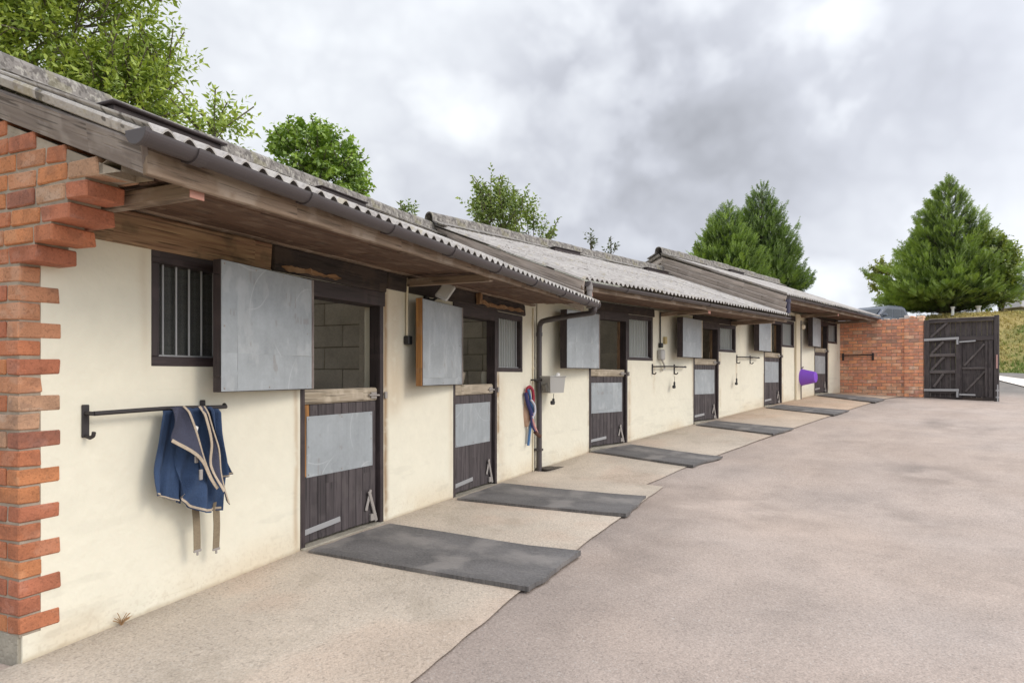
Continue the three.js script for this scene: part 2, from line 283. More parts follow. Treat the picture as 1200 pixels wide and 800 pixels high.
// ---------------------------------------------------------------- ground
let hill;
{
  // rough grass everywhere, with the bank behind the yard
  hill = (x, z) => {
    const [t, v] = toUV(F2, x, z); let y = groundY(x, z) - 0.09;
    const n = fbm(x * 0.35 + 50, z * 0.35 + 50, 4, 601) - 0.5;
    y += sm(23.3, 31.5, t) * 2.7 + Math.max(0, Math.min(t - 31, 24)) * 0.07 + sm(22.8, 25, t) * n * 0.14;
    y = lerp(y, 3.05, sm(4.2, 2.4, Math.hypot(x - 17.0, z + 32)));
    return y;
  };
  const warp = (a, c) => { const s = a * 2 - 1; return c + Math.sign(s) * (Math.abs(s) * 34 + Math.pow(Math.abs(s), 6) * 700); };
  const g = gridGeo(200, 200, (a, b) => {
    const x = warp(a, 6), z = warp(b, -14), n = fbm(x * 0.6 + 40, z * 0.6 + 40, 4, 611), m = fbm(x * 0.16 + 40, z * 0.16 + 9, 3, 617);
    const c = mixc([0.15, 0.18, 0.045], [0.44, 0.34, 0.13], clamp(sm(0.36, 0.62, n) * 0.7 + sm(0.4, 0.6, m) * 0.4)); return [x, hill(x, z), z, x, z, ...c];
  });
  struct('terrain', g, std({ vertexColors: true, map: tex(512, 512, (u, v) => mul([1, 1, 1], 0.5 + 0.8 * fbm(u * 40, v * 40, 4, 621, 40))), bumpMap: plasterBump, bumpScale: 0.05, roughness: 1 }));
  // grass of the bank that the picture shows beside the gate
  const T = []; const fr = rng(31);
  for (let i = 0; i < 9000; i++) { const t = rr(23.0, 33, fr), v = rr(-2, 9, fr), w = toW(F2, t, 0, v); T.push([w.x, hill(w.x, w.z) - 0.01, w.z]); }
  const bl = []; for (let k = 0; k < 7; k++) { const a = fr() * 6.28, h = rr(0.06, 0.16, fr), l = rr(0.03, 0.1, fr), w = 0.007; bl.push(-w * Math.sin(a) + rr(-0.04, 0.04, fr), 0, w * Math.cos(a), w * Math.sin(a), 0, -w * Math.cos(a), l * Math.cos(a), h, l * Math.sin(a)); }
  const bg = new THREE.BufferGeometry(); bg.setAttribute('position', new THREE.Float32BufferAttribute(bl, 3)); bg.computeVertexNormals();
  const im = new THREE.InstancedMesh(bg, std({ color: 0xffffff, roughness: 1, side: THREE.DoubleSide }), T.length), mm = new THREE.Matrix4(), q = new THREE.Quaternion();
  T.forEach((p, i) => { q.setFromAxisAngle(new THREE.Vector3(0, 1, 0), fr() * 6.28); const s = rr(0.5, 1.25, fr); mm.compose(new THREE.Vector3(...p), q, new THREE.Vector3(s, s, s)); im.setMatrixAt(i, mm); const n = fbm(p[0] * 0.6 + 40, p[2] * 0.6 + 40, 4, 611) - 0.16 * sm(26.5, 24, toUV(F2, p[0], p[2])[0]) - 0.03; im.setColorAt(i, new THREE.Color().setRGB(...mul(mixc([0.18, 0.25, 0.055], [0.50, 0.42, 0.16], sm(0.30, 0.54, n + rr(-0.1, 0.1, fr))), rr(0.8, 1.2, fr)))); });
  im.name = 'bank_grass'; im.castShadow = im.receiveShadow = true; im.userData = { kind: 'stuff', label: 'dry yellowing grass on the bank beyond the gate', category: 'grass' }; scene.add(im);

  // asphalt of the yard and the drive past the gate
  const SPOTS = [[1090, 555, 0.9, 0.26], [1000, 590, 0.7, 0.16], [1040, 610, 0.6, 0.18], [880, 600, 0.8, 0.16], [1120, 500, 1.3, 0.18], [760, 640, 0.7, 0.14], [1010, 520, 1.0, 0.12]].map(([px, py, r, k]) => { const p = onGround(px, py); return [p[0], p[2], r, k]; });
  const stain = (x, z) => {
    const a = fbm(x * 0.5 + 60, z * 0.5 + 60, 5, 631), b = fbm(x * 1.7 + 60, z * 1.7 + 60, 4, 637), c = fbm(x * 0.22 + 30, z * 0.22 + 30, 3, 641);
    const [ut, vt] = toUV(F2, x, z), streak = fbm(ut * 0.35 + 40, vt * 2.4 + 40, 5, 653), fine = fbm(x * 5 + 80, z * 5 + 80, 4, 655);
    let k = 0.87 + 0.16 * (a - 0.5) + 0.16 * c + 0.20 * (streak - 0.5) + 0.12 * (fine - 0.5); k *= 1 - 0.12 * sm(0.56, 0.74, b) * sm(0.45, 0.6, a);
    for (const [sx, sz, sr, sk] of SPOTS) { const q = Math.hypot((x - sx), (z - sz) * 0.8) / sr; if (q < 1) k *= 1 - sk * sm(1, 0.1, q) * sm(0.36, 0.60, fbm(x * 3.2 + 7, z * 3.2 + 7, 5, 663)); }
    const [u1, v1] = toUV(F1, x, z), edge = sm(0.8, 0.0, Math.abs(v1 - 1.75) - 0.15) * (u1 < 6.4 ? 1 : 0); k *= 1 - 0.20 * edge * sm(0.35, 0.6, b + 0.1);
    const far = sm(14.2, 16.5, toUV(F2, x, z)[0]); k *= 1 - 0.38 * far;           // darker, newer tarmac past the gate
    const warm = fbm(x * 0.8 + 20, z * 0.8 + 70, 3, 647);
    return [k * lerp(0.99, 1.05, warm) * (1 - 0.1 * far), k * lerp(1.0, 0.99, warm), k * lerp(1.03, 0.95, warm) * (1 + 0.05 * far)];
  };
  const ax = (a) => lerp(-6, 20, a), az = (b) => 3 - 27.5 * b;
  const yard = gridGeo(420, 460, (a, b) => { const x = ax(a), z = az(b); let y = groundY(x, z); const [t, v] = toUV(F2, x, z); if (t > 23.2) y -= 0.2; return [x, y + 0.012 * (fbm(x * 0.9 + 9, z * 0.9 + 9, 3, 651) - 0.5), z, x, z, ...stain(x, z)]; });
  struct('yard', yard, M.asphalt);
  // pale concrete channel across the drive
  const kq = [[1172, 441.2], [1200, 445], [1200, 453.5], [1172, 446.5]].map((p) => onGround(...p));
  struct('kerb_strip', gridGeo(40, 3, (a, b) => { const t = lerp(-2.5, 3, a), x = lerp(lerp(kq[3][0], kq[2][0], t), lerp(kq[0][0], kq[1][0], t), b), z = lerp(lerp(kq[3][2], kq[2][2], t), lerp(kq[0][2], kq[1][2], t), b); return [x, groundY(x, z) + 0.03, z, x, z, 1.9, 2.0, 2.2]; }), M.concrete);
  // concrete apron along the doors, its edge a little ragged
  const ap = (f, uA, uB, vB, n) => gridGeo(n, 24, (a, b) => {
    const nv = 0.02 * (fbm(a * n * 0.35, 0, 4, 661 + n) - 0.5), v0 = -0.02, ve = vB + nv;
    const s = lerp(v0, ve, b), u = lerp(uA(s), uB(s), a), p = toW(f, u, 0, s), m = fbm(p.x * 0.9 + 30, p.z * 0.9 + 30, 4, 671);
    const wallFoot = sm(0.25, 0.0, s) * 0.16, k = 0.86 + 0.28 * m - wallFoot, st = sm(0.56, 0.7, fbm(p.x * 1.4 + 12, p.z * 1.4 + 12, 4, 677));  // pavement gets darker towards the foot of the wall
    const far = f === F2 ? sm(3, 9, u) : 0;
    return [p.x, groundY(p.x, p.z) + 0.014, p.z, p.x, p.z, k * lerp(1, 1.06, far), k * (1 - 0.05 * st - 0.05 * far), k * (1 - 0.07 * st - 0.14 * far)];
  });
  const cutA = (v) => 6.47 - 0.1557 * v, cutB = (v) => 0.1557 * v;
  struct('pavement', merge([ap(F1, () => -2.2, cutA, 1.765, 120), ap(F2, cutB, () => 13.09, 1.55, 150)]), M.concrete);
}

// ---------------------------------------------------------------- building pieces
function wallGeo(u0, u1, yBot, yTop, holes, z0 = -0.2, z1 = 0) {
  const s = new THREE.Shape([[u0, yBot(u0)], [u1, yBot(u1)], [u1, yTop], [u0, yTop]].map((p) => new THREE.Vector2(...p)));
  for (const [a, b, c, d] of holes) s.holes.push(new THREE.Path([[a, c], [a, d], [b, d], [b, c]].map((p) => new THREE.Vector2(...p))));
  const g = new THREE.ExtrudeGeometry(s, { depth: z1 - z0, bevelEnabled: false }); g.translate(0, 0, z0); return g;
}
const PITCH = 0.107;
function corrugated(lo, hi, vA, vB, yAt, nv = 4) {        // one sheet of corrugated roofing with its thickness; lo(v), hi(v) are its sides
  const n = Math.max(8, Math.round((hi(vB) - lo(vB)) / PITCH * 8)), th = 0.009, G = [];
  const pt = (a, b, dy) => { const v = lerp(vA, vB, b), u = lerp(lo(v), hi(v), a); return [u, yAt(u, v) + 0.020 * Math.sin(2 * Math.PI * u / PITCH) + dy, v, u, v]; };
  G.push(gridGeo(n, nv, (a, b) => pt(a, b, 0)), gridGeo(n, nv, (a, b) => pt(a, b, -th), -1));
  for (const b of [0, 1]) G.push(gridGeo(n, 1, (a, c) => pt(b ? a : 1 - a, b, -th * (1 - c)), 0));
  for (const a of [0, 1]) G.push(gridGeo(1, nv, (c, b) => pt(a, b, a ? -th * c : -th * (1 - c)), 0));
  return merge(G);
}
const RV = -1.82;                                          // the ridge stands here, measured from the wall face
function roof(B, { uA, uB, eave, ridge, seed, vents, tilt = 0 }) {
  const f = rng(seed), sag = (u) => 0.035 * (fbm(u * 0.5 + seed, 0, 3, seed) - 0.5), line = (u, v) => lerp(eave, ridge, (0.98 - v) / (0.98 - RV)) + sag(u) * sm(0.98, -1.2, v) + tilt * u * clamp((v - RV) / (0.98 - RV));
  const u0 = Math.min(uA(0.98), uA(RV)), u1 = Math.max(uB(0.98), uB(RV)), N = Math.ceil((u1 - u0) / 1.0);
  for (let k = 0; k < N; k++) for (const row of [0, 1]) {
    const a = u0 + k * (u1 - u0) / N, b = u0 + (k + 1) * (u1 - u0) / N, ve = row ? -0.42 : 0.98 + rr(-0.012, 0.012, f), vt = row ? RV + 0.02 : -0.62;
    const off = row * 0.011 + (k % 2) * 0.004 + rr(-0.002, 0.002, f);
    const lo = (v) => clamp(a - 0.03, uA(v), uB(v)), hi = (v) => clamp(b + 0.03, uA(v), uB(v));
    if (hi(ve) - lo(ve) < 0.05 && hi(vt) - lo(vt) < 0.05) continue;
    mesh('corrugated_sheet', corrugated(lo, hi, vt, ve, (u, v) => line(u, v) + off), M.roof[Math.floor(f() * 3)], B);
  }
  // the far slope, unseen from the yard; translucent sheets added to brighten the stables
  { const A = uA(RV), Z = uB(RV), q = [0, 0.06, 0.48, 0.52, 0.94, 1].map((t) => lerp(A, Z, t)); for (let i = 0; i < 5; i++) mesh(i % 2 ? 'added_rooflight' : 'back_roof_sheet', corrugated(() => q[i], () => q[i + 1], -4.6, RV - 0.02, (u, v) => ridge - (RV - v) * 0.41 + sag(u), 2), i % 2 ? M.added_rooflight : M.roof[0], B); }
  // ridge capping: lapped lengths, rolled on top
  const L = 0.92, r0 = uA(RV) - 0.06, r1 = uB(RV) + (B.userData.last ? 0.05 : -0.05), n = Math.ceil((r1 - r0) / L);
  for (let k = 0; k < n; k++) {
    const a = r0 + k * (r1 - r0) / n, b = r0 + (k + 1) * (r1 - r0) / n + 0.05, dy = rr(-0.006, 0.006, f) + (k % 2) * 0.008, tl = rr(-0.008, 0.008, f);
    const P = [[0.30, -0.098], [0.10, -0.012]]; for (let i = 0; i <= 8; i++) { const w = i / 8 * Math.PI; P.push([0.085 * Math.cos(w), 0.055 + 0.075 * Math.sin(w)]); } P.push([-0.10, -0.012], [-0.30, -0.098]);
    const th = 0.016, sh = new THREE.Shape([...P.map(([z, y]) => new THREE.Vector2(z, y)), ...P.slice().reverse().map(([z, y]) => new THREE.Vector2(z * 0.93, y - th))]);
    const g = new THREE.ExtrudeGeometry(sh, { depth: b - a, bevelEnabled: false, steps: 5 });
    g.rotateY(Math.PI / 2); const ps = g.attributes.position; for (let i = 0; i < ps.count; i++) { const x = ps.getX(i); ps.setY(i, ps.getY(i) + tl * x + 0.01 * (fbm((a + x) * 5, ps.getZ(i) * 9, 3, seed) - 0.5)); }
    const ix = g.index ? g.toNonIndexed() : g, arr = ix.attributes.position.array, ua = ix.attributes.uv.array;
    for (let i = 0; i < ua.length / 2; i++) { ua[2 * i] = arr[3 * i] + a; ua[2 * i + 1] = arr[3 * i + 2] + arr[3 * i + 1]; }
    ix.computeVertexNormals(); ix.translate(a, ridge + 0.03 + sag(a) + dy, RV); mesh('ridge_cap', ix, M.ridge, B);
  }
  // ventilator hoods just below the ridge
  for (const [u, w, vv = RV + 0.36, hh = 0.085] of vents) { const y = (v) => line(u, v), vb = vv - (RV + 0.36); mesh('roof_vent', [cbox(u, u + w, y(vv) - 0.02, y(vv) + hh, vv - 0.06, vv, 0.004), cbox(u - 0.02, u + w + 0.02, y(vv) + hh + 0.001, y(vv) + hh + 0.013, vv - 0.26, vv + 0.025, 0.004)], M.frame, B); }
  return line;
}
function soffit(B, u0, u1, yIn, yOut, cuts, v0 = 0.055, vb = 0.885) {
  const n = 7, f = rng(Math.round(u1 * 91));
  const cs = [u0, ...cuts, u1];
  for (let i = 0; i < n; i++) for (let k = 0; k + 1 < cs.length; k++) {
    const a = lerp(v0, vb, i / n), b = lerp(v0, vb, (i + 1) / n), y = lerp(yIn, yOut, (i + 0.5) / n) + (i % 2) * 0.007 + rr(-0.003, 0.003, f);
    mesh('soffit_board', cbox(cs[k] + 0.003, cs[k + 1] - 0.003, y, y + 0.022, a + 0.003, b - 0.002, 0.004, 0.0015, f), M.soffit[Math.floor(f() * 3)], B);
  }
}
function gutter(B, u0, u1, y, v, r, m, brackets, slope = 0.002) {
  const tip = (q) => { const p = q.attributes.position; for (let i = 0; i < p.count; i++) p.setY(i, p.getY(i) - slope * (p.getX(i) - u0)); return q; };
  const P = []; for (let i = 0; i <= 14; i++) { const w = Math.PI + i / 14 * Math.PI; P.push([Math.cos(w), Math.sin(w)]); }
  const shell = (a, b, R0, R1) => { const sh = new THREE.Shape([...P.map(([c, s]) => new THREE.Vector2(c * R0, s * R0)), ...P.slice().reverse().map(([c, s]) => new THREE.Vector2(c * R1, s * R1))]); const g = new THREE.ExtrudeGeometry(sh, { depth: b - a, bevelEnabled: false }); g.rotateY(Math.PI / 2); g.translate(a, 0, 0); return flat(g); };
  const cap = (a) => { const sh = new THREE.Shape(P.map(([c, s]) => new THREE.Vector2(c * (r + 0.006), s * (r + 0.006)))); const g = new THREE.ExtrudeGeometry(sh, { depth: 0.012, bevelEnabled: true, bevelSize: 0.004, bevelThickness: 0.004, bevelSegments: 2 }); g.rotateY(Math.PI / 2); g.translate(a, 0, 0); return flat(g); };
  const g = mesh('gutter', [shell(u0, u1, r, r - 0.004), cap(u0 - 0.01), cap(u1)].map((q) => tip(q.translate(0, y, v))), m, B);
  for (const u of brackets) mesh('gutter_bracket', [shell(u, u + 0.06, r + 0.008, r + 0.001), cbox(u + 0.01, u + 0.05, -r * 0.8, 0.0, -r - 0.03, -r + 0.004, 0.003)].map((q) => tip(q.translate(0, y, v))), m, g);
}
function ragged(x0, x1, y0, y1, z, th, seed) {          // a thin patch with a torn outline
  const P = [], n = 44, w = (i, k) => fbm(i * 0.23 + seed, k, 4, seed), e = (i) => sm(0, 5, i) * sm(n, n - 5, i);
  for (let i = 0; i <= n; i++) P.push([lerp(x0, x1, i / n), y1 - (y1 - y0) * (0.65 * w(i, 1) * e(i) + 0.45 * (1 - e(i)))]);
  for (let i = n; i >= 0; i--) P.push([lerp(x0, x1, i / n), y0 + (y1 - y0) * (0.45 * w(i, 7) * e(i) + 0.44 * (1 - e(i)))]);
  const g = new THREE.ExtrudeGeometry(new THREE.Shape(P.map((p) => new THREE.Vector2(...p))), { depth: th, bevelEnabled: false }); g.translate(0, 0, z); return flat(g);
}
const nailGeo = new THREE.SphereGeometry(0.007, 7, 5).scale(1, 1, 0.5).toNonIndexed();
// lower half of a stable door, with jambs, head and the upper leaf folded back on the wall
function doorway(B, u0, y0, head, o = {}) {
  const w = 1.045, f = rng(Math.round(u0 * 137 + 5)), H = 1.175;
  mesh('door_jamb', cbox(u0, u0 + 0.05, y0, head, -0.17, 0.004, 0.004, 0.002, f), M.frame, B);
  mesh('door_jamb', cbox(u0 + w - 0.05, u0 + w, y0, head, -0.11, 0.004, 0.004, 0.002, f), M.frame, B);
  mesh('door_head', cbox(u0 - 0.01, u0 + w + 0.01, head - 0.12, head + 0.003, -0.17, 0.012, 0.004, 0.002, f), M.frame, B);
  mesh('door_step', cbox(u0 + 0.002, u0 + w - 0.002, y0 - 0.12, y0 + 0.012, -0.24, 0.03, 0.008, 0.003, f), M.plainConcrete, B);
  const a = u0 + 0.056, b = u0 + w - 0.056;
  const D = mesh('stable_door', [cbox(a, b, y0 + 0.03, y0 + H - 0.02, -0.085, -0.062, 0.003), cbox(a, b, y0 + 0.2, y0 + 0.32, -0.12, -0.086, 0.003)], M.door[0], B);
  const n = 10; for (let i = 0; i < n; i++) {
    const x = lerp(a, b, i / n), x2 = lerp(a, b, (i + 1) / n), worn = o.worn && (i < 1);
    if (worn) { mesh('board', cbox(x + 0.002, x2 - 0.002, y0 + 0.025 + rr(0, 0.008, f), y0 + 0.52, -0.061, -0.038, 0.005, 0.001, f), M.door[1], D); mesh('board', cbox(x + 0.002, x2 - 0.002, y0 + 0.521, y0 + H - 0.112, -0.061, -0.038, 0.005, 0.002, f), M.orange, D).userData.label = 'board worn bare along the hinge side'; }
    else mesh('board', cbox(x + 0.002, x2 - 0.002, y0 + 0.025 + rr(0, 0.008, f), y0 + H - 0.112, -0.061, -0.038, 0.005, 0.001, f), M.door[Math.floor(f() * 3)], D);
  }
  mesh('top_rail', cbox(a - 0.01, b + 0.01, y0 + H - 0.11, y0 + H, -0.09, -0.022, 0.012, 0.005, f), M.bare, D);
  mesh('metal_panel', cbox(a + 0.055, b - 0.055, y0 + 0.515, y0 + 0.972, -0.0375, -0.034, 0.001, 0.003, f), M.sheet[Math.floor(f() * 3)], D);
  for (const [p, q] of [[0, 0], [0.5, 0], [1, 0], [0, 0.5], [1, 0.5], [0, 1], [0.5, 1], [1, 1]]) mesh('nail_head', nailGeo, M.oldIron, D).position.set(lerp(a + 0.075, b - 0.075, p), y0 + lerp(0.535, 0.952, q), -0.033);
  mesh('hinge_strap', bar([a - 0.03, y0 + 0.105, -0.031], [a + 0.44, y0 + 0.135, -0.031], 0.042, 0.008, 0.002), M.zinc, D);
  mesh('kick_bolt', [bar([b - 0.02, y0 + 0.03, -0.02], [b - 0.13, y0 + 0.30, -0.015], 0.034, 0.014), bar([b - 0.16, y0 + 0.14, -0.024], [b - 0.10, y0 + 0.31, -0.02], 0.03, 0.01), cbox(b - 0.10, b - 0.02, y0 + 0.04, y0 + 0.10, -0.036, -0.015, 0.004)], M.oldIron, D);
  mesh('bolt', [tube([[b - 0.14, y0 + H - 0.06, -0.008], [b + 0.05, y0 + H - 0.065, -0.008]], 0.009), cbox(b - 0.1, b - 0.02, y0 + H - 0.09, y0 + H - 0.035, -0.021, -0.012, 0.003), cbox(b + 0.06, b + 0.095, y0 + H - 0.095, y0 + H - 0.035, 0.005, 0.02, 0.003)], M.oldIron, D);
  // upper leaf, folded back towards the near end: local x runs from its free edge (-L) to its hinge (0)
  const L = 0.95, T = o.thick ?? 0.06, hl = o.leafH ?? 0.80, leaf = mesh('upper_door', [cbox(-L, 0, 0, 0.09, 0, T, 0.004), cbox(-L, 0, hl - 0.09, hl, 0, T, 0.004), cbox(-0.09, 0, 0.091, hl - 0.091, 0, T, 0.004), cbox(-L, 0.09 - L, 0.091, hl - 0.091, 0, T, 0.004), cbox(0.09 - L, -0.09, 0.09, hl - 0.09, 0.012, T - 0.012, 0.002)], M.frame, B);
  mesh('metal_sheet', cbox(0.002 - L, -0.003, 0.006, hl - 0.005, T + 0.0015, T + 0.004, 0.001, 0.0025, f), M.sheet[o.sheet ?? 0], leaf);
  for (const [p, q] of [[0.03, 0.03], [0.5, 0.03], [0.97, 0.03], [0.03, 0.5], [0.97, 0.5], [0.03, 0.97], [0.35, 0.97], [0.66, 0.97], [0.97, 0.97]]) mesh('nail_head', nailGeo, M.oldIron, leaf).position.set(-L + p * (L - 0.05), q * hl, T + 0.0045);
  mesh('edge_strip', cbox(-0.028, -0.002, 0.003, hl - 0.003, T + 0.0045, T + 0.009, 0.002), o.edge ?? M.barge, leaf);
  if (o.freeEdge) mesh('free_edge', cbox(-L - 0.014, -L - 0.001, 0.0, hl, 0.001, T, 0.003, 0.002, f), o.freeEdge, leaf);
  mesh('hinge', [cbox(-0.12, 0.07, 0.1, 0.135, -0.006, -0.001, 0.001), cbox(-0.12, 0.07, hl - 0.16, hl - 0.125, -0.006, -0.001, 0.001)], M.oldIron, leaf);
  leaf.position.set(u0 + (o.hu ?? 0.05), y0 + H + 0.005, o.hv ?? 0.02); leaf.rotation.y = (o.ajar ?? 7) * rad;
}
const glass = new THREE.MeshPhysicalMaterial({ color: new THREE.Color().setRGB(0.88, 0.90, 0.88), roughness: 0.06, transmission: 0.95, thickness: 0, ior: 1.3 });
const dirtyGlass = new THREE.MeshPhysicalMaterial({ color: new THREE.Color().setRGB(0.50, 0.53, 0.50), roughness: 0.35, transmission: 0.45, thickness: 0, ior: 1.5 });
function windowUnit(B, a, b, y0, y1, bars, pane = glass, fw = 0.05) {
  const W = mesh('window', [cbox(a, b, y0, y0 + fw, -0.12, 0.006, 0.004), cbox(a, b, y1 - fw * 1.3, y1, -0.12, 0.006, 0.004), cbox(a, a + fw * 0.9, y0 + fw + 0.001, y1 - fw * 1.3 - 0.001, -0.12, 0.005, 0.004), cbox(b - fw * 1.1, b, y0 + fw + 0.001, y1 - fw * 1.3 - 0.001, -0.12, 0.005, 0.004)], M.frame, B);
  mesh('pane', cbox(a + fw * 0.9, b - fw * 1.1, y0 + fw, y1 - fw * 1.3, -0.075, -0.072, 0.0005), pane, W);
  for (let i = 0; i < bars; i++) { const x = lerp(a + fw, b - fw, (i + 0.6) / (bars + 0.2)); mesh('window_bar', tube([[x, y0 + fw - 0.005, -0.045], [x, y1 - fw * 1.3 + 0.005, -0.045]], 0.0065, 0, 8), M.zinc, W); }
  mesh('sill_bead', cbox(a + fw, b - fw, y0 + fw, y0 + fw + 0.012, -0.07, -0.03, 0.002), M.zinc, W);
}
function blockwork(B, u, vA, vB, yA, yB) {                  // a cross wall of blocks facing back along the row
  const f = rng(Math.round(u * 77)); mesh('mortar_bed', cbox(u, u + 0.1, yA - 0.02, yB + 0.02, vA, vB, 0.001), M.mortar, B);
  let r = 0; for (let y = yA; y < yB - 0.05; y += 0.222, r++) for (let v = vB - (r % 2 ? 0.225 : 0.0); v > vA + 0.08; v -= 0.45) {
    mesh('concrete_block', cbox(u - 0.012, u + 0.02, y + 0.004, y + 0.216, Math.max(vA, v - 0.443), Math.min(vB, v - 0.003), 0.004, 0.002, f), M.block[Math.floor(f() * 3)], B);
    if (r % 2 && v === vB - 0.225) mesh('concrete_block', cbox(u - 0.012, u + 0.02, y + 0.004, y + 0.216, v + 0.003, vB, 0.004, 0.002, f), M.block[Math.floor(f() * 3)], B);
  }
}
const bracketLook = (B, u, y, m = M.fascia) => mesh('eave_bracket', cbox(u, u + 0.07, y - 0.075, y - 0.002, -0.1, 0.87, 0.006, 0.004), m, B);
const shell = (B, u0, u1, yb, yt) => {                      // what closes a block in: back wall, end walls, floor
  mesh('back_wall', cbox(u0, u1, yb - 0.4, yt - 0.35, -3.8, -3.62, 0.004), M.block[0], B);
  mesh('floor_slab', cbox(u0, u1, yb - 0.3, yb + 0.005, -3.61, -0.21, 0.004), M.plainConcrete, B);
};
const gable = (uA, uB, yb, eave, ridge, vf = 0.88) => {     // closes the end of a block up to the underside of its roof
  const rl = (v) => lerp(eave, ridge, (0.98 - v) / (0.98 - RV)) - 0.07, P = vf > -0.2 ? [[-0.215, yb], [-0.215, eave - 0.08], [vf, eave - 0.08], [vf, rl(vf)]] : [[-0.215, yb], [-0.215, rl(-0.215)]];
  P.push([RV, ridge - 0.07], [-3.8, ridge - 0.88], [-3.8, yb]); const g = new THREE.ExtrudeGeometry(new THREE.Shape(P.map(([z, y]) => new THREE.Vector2(z, y))), { depth: uB - uA, bevelEnabled: false }); g.rotateY(-Math.PI / 2); g.translate(uB, 0, 0); return g;
};

// stains on the painted walls, plus shade painted in below the soffit
const grimeAndShade = (c, u, y, n, f, { floor, top, spots = [] }) => {
  const b = y - floor(u);
  c = mixc(c, [0.52, 0.36, 0.19], sm(0.28, 0.0, b - 0.22 * (n - 0.5)) * 0.30 * sm(0.35, 0.65, n + 0.05));
  c = mixc(c, [0.45, 0.36, 0.24], sm(0.035, 0.0, b - 0.02 * f) * 0.6);
  c = mixc(c, [0.66, 0.50, 0.28], sm(top - 0.45, top, y + 0.25 * (n - 0.5)) * 0.10);  // soft brown shade under the eave, put into the wall colour
  for (const [su, w, ya, yb, k, col] of spots) { const e = Math.exp(-(((u - su + 0.05 * (n - 0.5)) / w) ** 2)) * sm(ya - 0.1, ya + 0.15, y) * sm(yb + 0.12, yb - 0.12, y); c = mixc(c, col ?? [0.40, 0.25, 0.12], clamp(e * k * sm(0.30, 0.62, n * 0.6 + f * 0.5))); }
  const mud = sm(0.66, 0.76, vnoise(u * 70, y * 70, 741)) * sm(0.32, 0.0, b) * 0.16, scuff = sm(0.60, 0.72, fbm(u * 3, y * 14, 4, 743)) * sm(0.9, 0.2, b) * 0.07;
  return mixc(mul(c, 1 - scuff), [0.40, 0.31, 0.22], mud);
};
const brown = [0.34, 0.24, 0.15];
const hyp = (u) => path1(u) - 0.12;
const ROT = (f) => f.turn;

